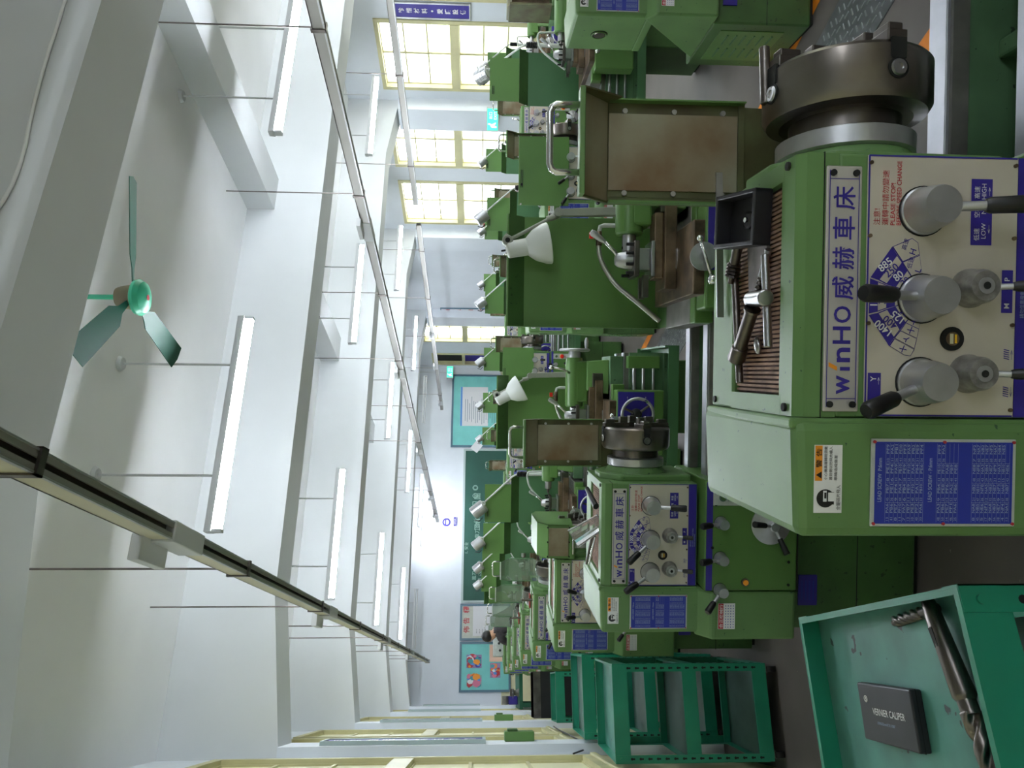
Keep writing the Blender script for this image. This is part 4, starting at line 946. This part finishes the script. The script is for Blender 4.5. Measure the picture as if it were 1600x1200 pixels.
# second lathe headstock
t = thing('clear_cup', 'clear plastic cup lying on the second headstock', 'cup', on_lathe(1, .175, .10, MZ+.042), lrot(-20))
GL = mat('clear_plastic', (236, 236, 236), .08, trans=.9)
b = MB(); b.rev([(.038, -.06), (.030, .06)], (0, 0, 0), (.3, .1, -.5), GL, 14, smooth=False); b.torus((.0308, .0103, -.0515), (.3, .1, -.5), .030, .002, GL); b.obj('cup_wall', t)
for lb, x, y, a, L, r, m_ in (('black-handled tool between the cup and the wheel behind it', .29, .13, 70, .13, .011, BLACK), ('bright straight rod in front of the cup on the second headstock', .10, .10, 160, .12, .005, CHROME), ('dark round bar beside the bright rod on the second headstock', .09, .16, 160, .13, .006, STEELD)):
    t = thing('hand_tool', lb, 'tool', on_lathe(1, x, y, MZ+.02), lrot(a)); b = MB(); b.cyl((-L/2, 0, -.005), (L/2, 0, .01), r, m_, r2=r*.8); b.obj('tool_shaft', t)
for i, cc in ((3, 'fourth'), (4, 'fifth')):
    t = thing('chuck_key', 'chuck key standing on the %s headstock of the left row' % cc, 'chuck key', on_lathe(i, .26, .18, MZ), lrot(0))
    b = MB(); b.cyl((0, 0, 0), (0, 0, .09), .011, STEELD); b.obj('key_body', t); b = MB(); b.cyl((-.08, 0, .075), (.08, 0, .075), .006, STEEL); b.obj('cross_bar', t)
    t = thing('shop_rag', 'red rag on the %s headstock of the left row' % cc, 'rag', on_lathe(i, .22, .27, 1.18), lrot(0))
    b = MB(); b.box((-.05, -.03, 0), (.06, .03, .012), mat('rag_red', (150, 62, 54), .9) if 'rag_red' not in MATS else MATS['rag_red'], .004); b.obj('rag_fold', t)
# ------------------------------------------------------------------ back wall boards
YW = YB-.001
def board(name, label, cat, x0, x1, z0, z1, m_, fm, fw=.05):
    t = thing(name, label, cat, ((x0+x1)/2, YW, z0))
    W = (x1-x0)/2; Hh = z1-z0
    b = MB(); b.box((-W+.003, -.03, .003), (W-.003, 0, Hh-.003), m_); b.obj('board_face', t)
    b = MB()
    for p in (((-W+fw, -.045, 0), (W-fw, 0, fw)), ((-W+fw, -.045, Hh-fw), (W-fw, 0, Hh)), ((-W, -.045, 0), (-W+fw, 0, Hh)), ((W-fw, -.045, 0), (W, 0, Hh))): b.box(p[0], p[1], fm)
    b.obj('board_frame', t); return t
def at(px, py, y=YB):      # photo pixel -> point on the back wall plane
    u = 1200-py; v = px; X = (u-600)/FPX; Y = (800-v)/FPX
    d = RR*X+UU*Y+F_; k_ = y/d.y; return d.x*k_, 1.6+d.z*k_
def board_px(name, label, cat, top, bot, left, right, m_, fm):
    x0 = at(top, left)[0]; x1 = at(top, right)[0]; z1 = (at(top, left)[1]+at(top, right)[1])/2; z0 = (at(bot, left)[1]+at(bot, right)[1])/2
    return board(name, label, cat, x0, x1, z0, z1, m_, fm), x0, x1, z0, z1
bt, bx0, bx1, bz0, bz1 = board_px('pin_board', 'turquoise pin board with colourful pictures left of the notice board', 'pin board', 717, 797, 1082, 1003, PINB, BFRAME)
nt_, nx0, nx1, nz0, nz1 = board_px('notice_board', 'pale notice board with three red characters and a white sheet', 'notice board', 718, 797, 1001, 944, mat('notice_pale', (196, 200, 190), .7, noise=.03), BFRAME)
ct, cx0, cx1, cz0, cz1 = board_px('chalkboard', 'long dark green chalkboard with faint chalk writing', 'chalkboard', 722, 812, 942, 702, BOARDG, BFRAMEG)
pt, px0, px1, pz0, pz1 = board_px('pin_board', 'turquoise pin board with a large printed sheet right of the chalkboard', 'pin board', 705, 790, 699, 586, PINB, BFRAME)
YS = YW-.034
def sheet(name, label, cat, xa, xb, za, zb, m_, fn=None):
    t = thing(name, label, cat, ((xa+xb)/2, YS, za)); b = MB(); W = (xb-xa)/2; b.box((-W, -.004, 0), (W, 0, zb-za), m_)
    if fn: fn(b, W, zb-za)
    b.obj('printed_sheet', t)
    return t
def sp(xa, ya_, xb, yb_):
    a = at(xa, ya_); c = at(xb, yb_); return min(a[0], c[0]), max(a[0], c[0]), min(a[1], c[1]), max(a[1], c[1])
def art(cols, seed):
    def fn(b, W, Hh):
        r = random.Random(seed)
        for i in range(26):
            x = r.uniform(-W*.8, W*.8); z = r.uniform(Hh*.12, Hh*.88); s_ = r.uniform(.03, .10)
            n = r.randint(5, 9); b.poly([(x+s_*math.cos(6.283*k_/n)*r.uniform(.6, 1), -.0045-i*.0002, max(.01, min(Hh-.01, z+s_*math.sin(6.283*k_/n)))) for k_ in range(n)][::-1], cols[i % len(cols)])
    return fn
c1 = [REDT, PAPERB, ORNG, mat('art_pink', (216, 120, 150)), mat('art_teal', (60, 150, 160)), WHITE, PURP]
PAPC = mat('poster_base', (150, 130, 170), .7)
sheet('poster', 'upper right colourful abstract picture on the left pin board', 'poster', *sp(728, 1044, 752, 1023), PAPC, art(c1, 1))
sheet('poster', 'lower left pale colourful picture on the left pin board', 'poster', *sp(728, 1073, 752, 1055), mat('poster_base2', (150, 180, 180), .7), art(c1[::-1], 5))
sheet('poster', 'purple and pink picture low on the left pin board', 'poster', *sp(765, 1059, 781, 1036), PAPC, art(c1, 9))
sheet('poster', 'plain peach sheet above the purple picture on the left pin board', 'poster', *sp(764, 1034, 784, 1007), mat('peach_paper', (228, 190, 168), .7))
def nf(b, W, Hh):
    for i in range(6): b.text('課程表實習公告'[i % 7]*2+'工場', (-W+.06+i*.0, -.005, Hh-.10-i*.07), .022, BLACK)
t = sheet('notice_sheet', 'white printed sheet on the notice board', 'paper', *sp(738, 994, 792, 947), PAPER, nf)
b = MB(); xs_ = [at(728, y_) for y_ in (985, 970, 952)]
for (x_, z_), c in zip([at(728, 984), at(728, 970), at(728, 953)], '佈告欄'): b.text(c, (x_-nt_.location.x, -.0475+.012, z_-nt_.location.z), .15, REDT, align='c', bold=.02)
b.obj('red_characters', nt_, label='three red characters')
def pf(b, W, Hh):
    b.rect((-.0, -.0045, Hh-.03), (1, 0, 0), (0, 0, 1), 2*W, .05, PAPERB); r = random.Random(3)
    for i in range(17): b.rect((-W*.15-r.uniform(0, .1), -.0048, Hh-.14-i*.055), (1, 0, 0), (0, 0, 1), W*(1.1+r.uniform(-.3, .3)), .012, BFRAME)
sheet('printed_notice', 'large pale printed sheet with a blue top edge on the right pin board', 'paper', *sp(718, 666, 762, 606), PAPER, pf)
t = thing('paper_note', 'tilted white square of paper at the corner of right pin board and chalkboard', 'paper', (at(744, 699)[0], YS-.012, at(744, 699)[1])); t.rotation_euler = (0, .65, 0)
b = MB(); b.box((-.13, -.003, -.11), (.13, 0, .11), PAPER); b.obj('paper_square', t)
b = MB()
def chalk(px_, py_, s, h_): x_, z_ = at(px_, py_); b.text(s, (x_-ct.location.x, -.0325, z_-ct.location.z), h_, CHALK, align='c')
for px_, py_, s_, h_ in ((745, 800, '工件 尺寸 圖', .16), (742, 775, '□ ○ ◎', .14), (760, 802, 'A  B  C  D', .10), (745, 825, '車刀 角度', .12), (758, 828, '30  60  90', .08), (750, 898, '切削 速度 V', .12), (760, 905, 'D N / 1000', .10), (740, 900, '進刀', .10), (728, 856, '1. 安全', .09)): chalk(px_, py_, s_, h_)
b.obj('chalk_writing', ct, label='faint chalk characters')
# safety pictogram on the wall
x_, z_ = at(697, 816); t = thing('safety_sign', 'round violet pictogram of a face with goggles above the chalkboard', 'sign', (x_, YW, z_))
b = MB(); b.cyl((0, 0, 0), (0, -.006, 0), .105, PURP, seg=40); b.rev([(.062, 0), (.062, .002)], (0, -.006, .0), NY, WHITE, 24); b.box((-.06, -.010, .0), (.06, -.008, .035), PURP); b.box((-.02, -.010, -.045), (.02, -.008, -.03), PURP); b.obj('sign_disc', t)
x_, z_ = at(711, 815); t = thing('sign_strip', 'small violet strip with white lettering under the round pictogram', 'sign', (x_, YW, z_))
b = MB(); b.box((-.11, -.006, -.045), (.11, 0, .045), PURP); b.text('戴護目鏡', (0, -.0065, .015), .035, WHITE, align='c'); b.text('WEAR GOGGLES', (0, -.0065, -.02), .02, WHITE, align='c'); b.obj('sign_plate', t)
# ------------------------------------------------------------------ banners, scrolls, exit signs
def vbanner(name, label, cat, x, side, y, z0, z1, wd, chars, bm_, tm, gap, cols=1, frame=ALU):
    """sign lying flat on a side wall, characters stacked"""
    t = thing(name, label, cat, (x, y, z0)); s_ = -1 if side > 0 else 1      # normal into the room
    b = MB(); b.box((min(0, s_*.02), -wd/2+.004, .004), (max(0, s_*.02), wd/2-.004, z1-z0-.004), bm_)
    for p in (((-wd/2, -wd/2+.02), (0, z1-z0)), ((wd/2-.02, wd/2), (0, z1-z0)), ((-wd/2+.02, wd/2-.02), (0, .02)), ((-wd/2+.02, wd/2-.02), (z1-z0-.02, z1-z0))):
        b.box((min(0, s_*.026), p[0][0], p[1][0]), (max(0, s_*.026), p[0][1], p[1][1]), frame)
    for c in range(cols):
        s1 = chars[c]; n = len(s1); pitch = (z1-z0-.1)/n
        yc = 0 if cols == 1 else (.25-.5*c)*wd*(-s_)
        yc = -yc if side > 0 else yc
        for i, ch in enumerate(s1): b.text(ch, (s_*.0215, yc, z1-z0-.05-pitch*(i+.5)), (min(pitch*.74, wd/cols*.6) if ch != '．' else .03), tm, right=(0, -1 if side > 0 else 1, 0), align='c', bold=.02)
    b.obj('sign_board', t); return t
vbanner('slogan_board', 'violet board with white characters on the pier right of the first window', 'sign', XR-.001, 1, 6.65, 1.78, 2.78, .24, ['珍惜材料．愛護設備'], PURP, WHITE, .1)
vbanner('calligraphy_scroll', 'white scroll with red characters, nearer of two on the right wall', 'scroll', XR-.001, 1, 11.75, 1.35, 2.42, .36, ['教學第一', '安全至上'], PAPER, REDT, .1, 2, BFRAME)
vbanner('calligraphy_scroll', 'white scroll with red characters, farther of two on the right wall', 'scroll', XR-.001, 1, 14.75, 1.40, 2.55, .36, ['清潔整齊', '迅速確實'], PAPER, REDT, .1, 2, BFRAME)
for i, (yy, cc, lb) in enumerate(((5.3, '手腦並用．精益求精', 'nearest pilaster of the left wall'), (8.4, '愛惜公物．注意安全', 'second pilaster of the left wall'), (11.68, '敬業樂群．勤勞服務', 'third pilaster of the left wall'), (14.88, '遵守規則．愛護機具', 'farthest pilaster of the left wall'))):
    vbanner('slogan_board', 'violet board with white characters on the '+lb, 'sign', XL+.071, -1, yy, 1.55, 2.62, .26, [cc], PURP, WHITE, .1, 1, BFRAMEG)
t = thing('slogan_board', 'violet board between the two nearest windows of the left wall', 'sign', (XL+.03, 3.7, 1.5)); b = MB(); b.box((0, -.10, 0), (.02, .10, 1.3), PURP); b.box((0, -.105, 0), (.012, .105, 1.305), ALU); b.obj('sign_board', t)
def exit_sign(x, y, z, rz, label):
    t = thing('exit_sign', label, 'exit sign', (x, y, z), rz); b = MB(); b.box((-.17, -.03, -.09), (.17, .03, .09), FIX, .004); b.obj('sign_box', t)
    b = MB(); b.box((-.16, -.034, -.08), (.16, -.03, .08), EXITM); b.text('出口', (.06, -.0346, .03), .05, EXITW, align='c'); b.text('EXIT', (.06, -.0346, -.04), .04, EXITW, align='c')
    b.poly([(-.12, -.0346, -.06), (-.10, -.0346, -.06), (-.085, -.0346, -.02), (-.06, -.0346, -.05), (-.04, -.0346, -.045), (-.07, -.0346, .01), (-.06, -.0346, .035), (-.09, -.0346, .035), (-.12, -.0346, .01)], EXITW); b.rev([(.013, 0), (.013, .0008)], (-.065, -.0342, .053), NY, EXITW, 12)
    b.obj('sign_face', t)
    if z > 2: b = MB(); b.cyl((0, 0, .09), (0, 0, H-z), .008, FIX); b.obj('hanging_rod', t)
exit_sign(XR-.26, 8.28, 1.46, math.radians(-60), 'lit green exit sign on the pillar between the near right windows')
exit_sign(XR-.35, 17.5, 2.42, math.radians(0), 'lit green exit sign in the far right corner above the dark door')
# green switch boxes on the left wall
for yy, z_, lb in ((4.99+.42, 1.22, 'nearest'), (8.45, 1.22, 'second')):
    t = thing('switch_box', 'small green box on the %s pilaster of the left wall' % lb, 'switch box', (XL+.071, yy, z_)); b = MB(); b.box((0, -.08, 0), (.06, .08, .2), GREENS, .004); b.obj('box_body', t)
    b = MB(); b.box((.06, -.06, .11), (.075, .06, .18), GREEND, .003); b.obj('box_lid', t)
cb = MB(); cb.tube([(XL+.02, 5.0, 1.0), (XL+.04, 5.2, .86), (XL+.02, 6.2, .80), (XL+.03, 7.4, .84), (XL+.02, 8.3, .8)], .006, BLACK, 6, 2); cb.obj('power_cable', label='thin cable sagging below the left windows', cat='cable')
# ------------------------------------------------------------------ work bench and cabinets at the far left
t = thing('work_bench', 'dark green work bench with vises near the back wall on the left', 'bench', (-.38, 13.3, 0))
b = MB(); b.box((0, 0, .82), (.78, 1.35, .88), mat('bench_green', (20, 92, 66), .5)); b.obj('bench_top', t)
for x_ in (.03, .68):
    for y_ in (.03, 1.25): b = MB(); b.box((x_, y_, 0), (x_+.07, y_+.07, .82), MATS['bench_green']); b.obj('leg', t)
b = MB(); b.box((.04, .05, .3), (.74, 1.3, .33), MATS['bench_green'])
b.obj('shelf', t)
for i, x_ in enumerate((-.12, .22)):
    t = thing('bench_vise', '%s grey vise on the dark green bench' % ('left' if i == 0 else 'right'), 'vise', (x_, 13.5, .88))
    b = MB(); b.rev([(.07, 0), (.06, .03), (.04, .05), (.04, .08)], (0, 0, 0), (0, 0, 1), CAST, 16); b.box((-.06, -.02, .08), (.06, .12, .15), CAST, .01); b.obj('vise_body', t)
    b = MB(); b.box((-.06, -.10, .09), (.06, -.03, .16), STEELD, .008); b.cyl((0, -.18, .11), (0, .0, .11), .012, STEEL); b.cyl((-.09, -.17, .11), (.09, -.17, .11), .006, STEEL); b.obj('vise_jaw', t)
t = thing('blue_machine', 'small blue machine on the bench beside the vises', 'machine', (-.25, 14.0, .88)); b = MB(); b.box((-.07, -.1, 0), (.07, .1, .16), PURP, .01); b.cyl((-.07, 0, .22), (.07, 0, .22), .06, CAST); b.obj('machine_body', t)
t = thing('tool_cabinet', 'black steel cabinet with hanging tools behind the small teal trolley', 'cabinet', (-.34, 8.62, 0)); b = MB(); b.box((0, 0, .0), (.48, .42, .98), DARK, .005); b.box((0, -.004, .9), (.48, .42, .98), STEELD); b.obj('cabinet_body', t)
for i in range(5): b = MB(); b.cyl((.06+i*.08, -.012, .35), (.06+i*.08, -.012, .5), .012, (STEEL, RED, CHROME, STEELD, CHROME)[i]); b.obj('hanging_tool', t)
t = thing('grey_control_box', 'grey machine control box with black knobs beyond the last lathe headstocks', 'control box', (.48, 13.7, 0)); b = MB(); b.box((0, 0, .9), (.5, .35, 1.32), LGREY, .01); b.box((.02, .02, 0), (.48, .33, .9), GREEND); b.obj('box_body', t)
for x_, z_ in ((.1, 1.2), (.22, 1.22), (.3, 1.1), (.12, 1.0)): b = MB(); b.cyl((x_, 0, z_), (x_, -.03, z_), .022, BLACK); b.obj('knob', t)
# ------------------------------------------------------------------ person bending over the last lathe
def person(x, y, rz, label):
    t = thing('person', label, 'person', (x, y, 0), rz)
    me = bpy.data.meshes.new('body'); V = []; E = []; Rr_ = []
    def v(p, r, par=None):
        V.append(p); Rr_.append(r)
        if par is not None: E.append((par, len(V)-1))
        return len(V)-1
    pel = v((0, 0, .93), (.15, .12)); sp_ = v((-.05, .12, 1.08), (.15, .11), pel); ch_ = v((-.13, .25, 1.20), (.18, .12), sp_); nk0 = v((-.19, .32, 1.29), (.12, .09), ch_); nk = v((-.23, .36, 1.33), (.055, .055), nk0); hd0 = v((-.25, .39, 1.36), (.07, .075), nk); hd = v((-.27, .43, 1.41), (.078, .088), hd0); hd2 = v((-.28, .45, 1.46), (.06, .07), hd)
    for s_ in (-1, 1):
        hp = v((s_*.09, 0, .88), (.09, .09), pel); kn = v((s_*.11, .03, .50), (.065, .065), hp); an = v((s_*.12, -.02, .09), (.042, .042), kn); ft = v((s_*.13, .10, .04), (.04, .032), an); v((s_*.135, .17, .03), (.036, .026), ft)
        sh = v((-.17+s_*.19, .30, 1.25), (.065, .065), ch_); el = v((-.15+s_*.25, .40, 1.10), (.045, .045), sh); wr = v((-.14+s_*.14, .46, 1.20), (.03, .03), el); hn = v((-.14+s_*.12, .52, 1.21), (.036, .022), wr)
        for q in range(5):
            a = (q-2)*.35 if q < 4 else -s_*1.3
            L = (.045, .05, .048, .04, .035)[q]; f1 = v((-.14+s_*.12+math.sin(a)*.03+(q-1.5)*.012, .52+.03, 1.205), (.010, .010), hn); v((-.14+s_*.12+math.sin(a)*.05+(q-1.5)*.014, .55+L*.6, 1.19), (.008, .008), f1)
    me.from_pydata(V, E, []); o = link('body', me, t)
    sk = o.modifiers.new('skin', 'SKIN'); sl = me.skin_vertices[0] if me.skin_vertices else None
    if sl is None:
        bm_ = bmesh.new(); bm_.from_mesh(me); bm_.verts.layers.skin.verify(); bm_.to_mesh(me); bm_.free(); sl = me.skin_vertices[0]
    for i, r in enumerate(Rr_): sl.data[i].radius = r; sl.data[i].use_root = (i == 0)
    sk.use_smooth_shade = True
    ss = o.modifiers.new('sub', 'SUBSURF'); ss.levels = ss.render_levels = 2
    # colour regions baked onto the finished surface
    dg = bpy.context.evaluated_depsgraph_get(); m2 = bpy.data.meshes.new_from_object(o.evaluated_get(dg)); o.modifiers.clear(); o.data = m2; m2.materials.clear()
    for mt in (SKIN, SHIRT, TROUS, BLACK): m2.materials.append(mt)
    for p in m2.polygons:
        c = p.center; p.use_smooth = True
        if c.z < .08: p.material_index = 3
        elif c.z < .97: p.material_index = 2
        elif c.z > 1.325 and c.x < -.17 and c.y > .3: p.material_index = 0
        elif c.y > .455 and c.z < 1.3: p.material_index = 0
        else: p.material_index = 1
    b = MB(); hc = Vector((-.275, .43, 1.435))
    b.sph(tuple(hc+Vector((0, -.018, .022))), .092, HAIR, (.95, 1.05, .98), 20); b.obj('hair', t)
    b = MB(); b.sph((-.285, .53, 1.405), .013, SKIN, (1, 1, 1.4), 10)
    for s_ in (-1, 1): b.sph((-.28+s_*.03, .512, 1.425), .008, DARK, seg=8); b.sph((-.27+s_*.08, .43, 1.41), .016, SKIN, (.5, .8, 1.3), 10)
    b.box((-.295, .508, 1.372), (-.262, .514, 1.377), REDT); b.obj('face', t)
    return t
person(1.08, 11.7, math.radians(12), 'person in a dark grey shirt bending over the farthest lathe')

t = thing('hooded_machine', 'dark oily open-fronted hood on a green pedestal at the far right by the windows', 'machine', (6.05, 4.85, 0), math.radians(-24))
b = MB(); b.box((-.02, 0, .95), (.0, .35, 1.36), OLIVE); b.box((.34, 0, .95), (.36, .35, 1.36), OLIVE); b.box((-.02, .33, .95), (.36, .35, 1.36), IRON); b.hexa([(-.02, 0, 1.34), (.36, 0, 1.34), (.36, .35, 1.34), (-.02, .35, 1.34), (.0, .08, 1.38), (.34, .08, 1.38), (.34, .35, 1.38), (0, .35, 1.38)], OLIVE); b.obj('hood', t)
b = MB(); b.box((0, .05, 0), (.34, .33, .95), GREEND, .01); b.obj('pedestal', t)
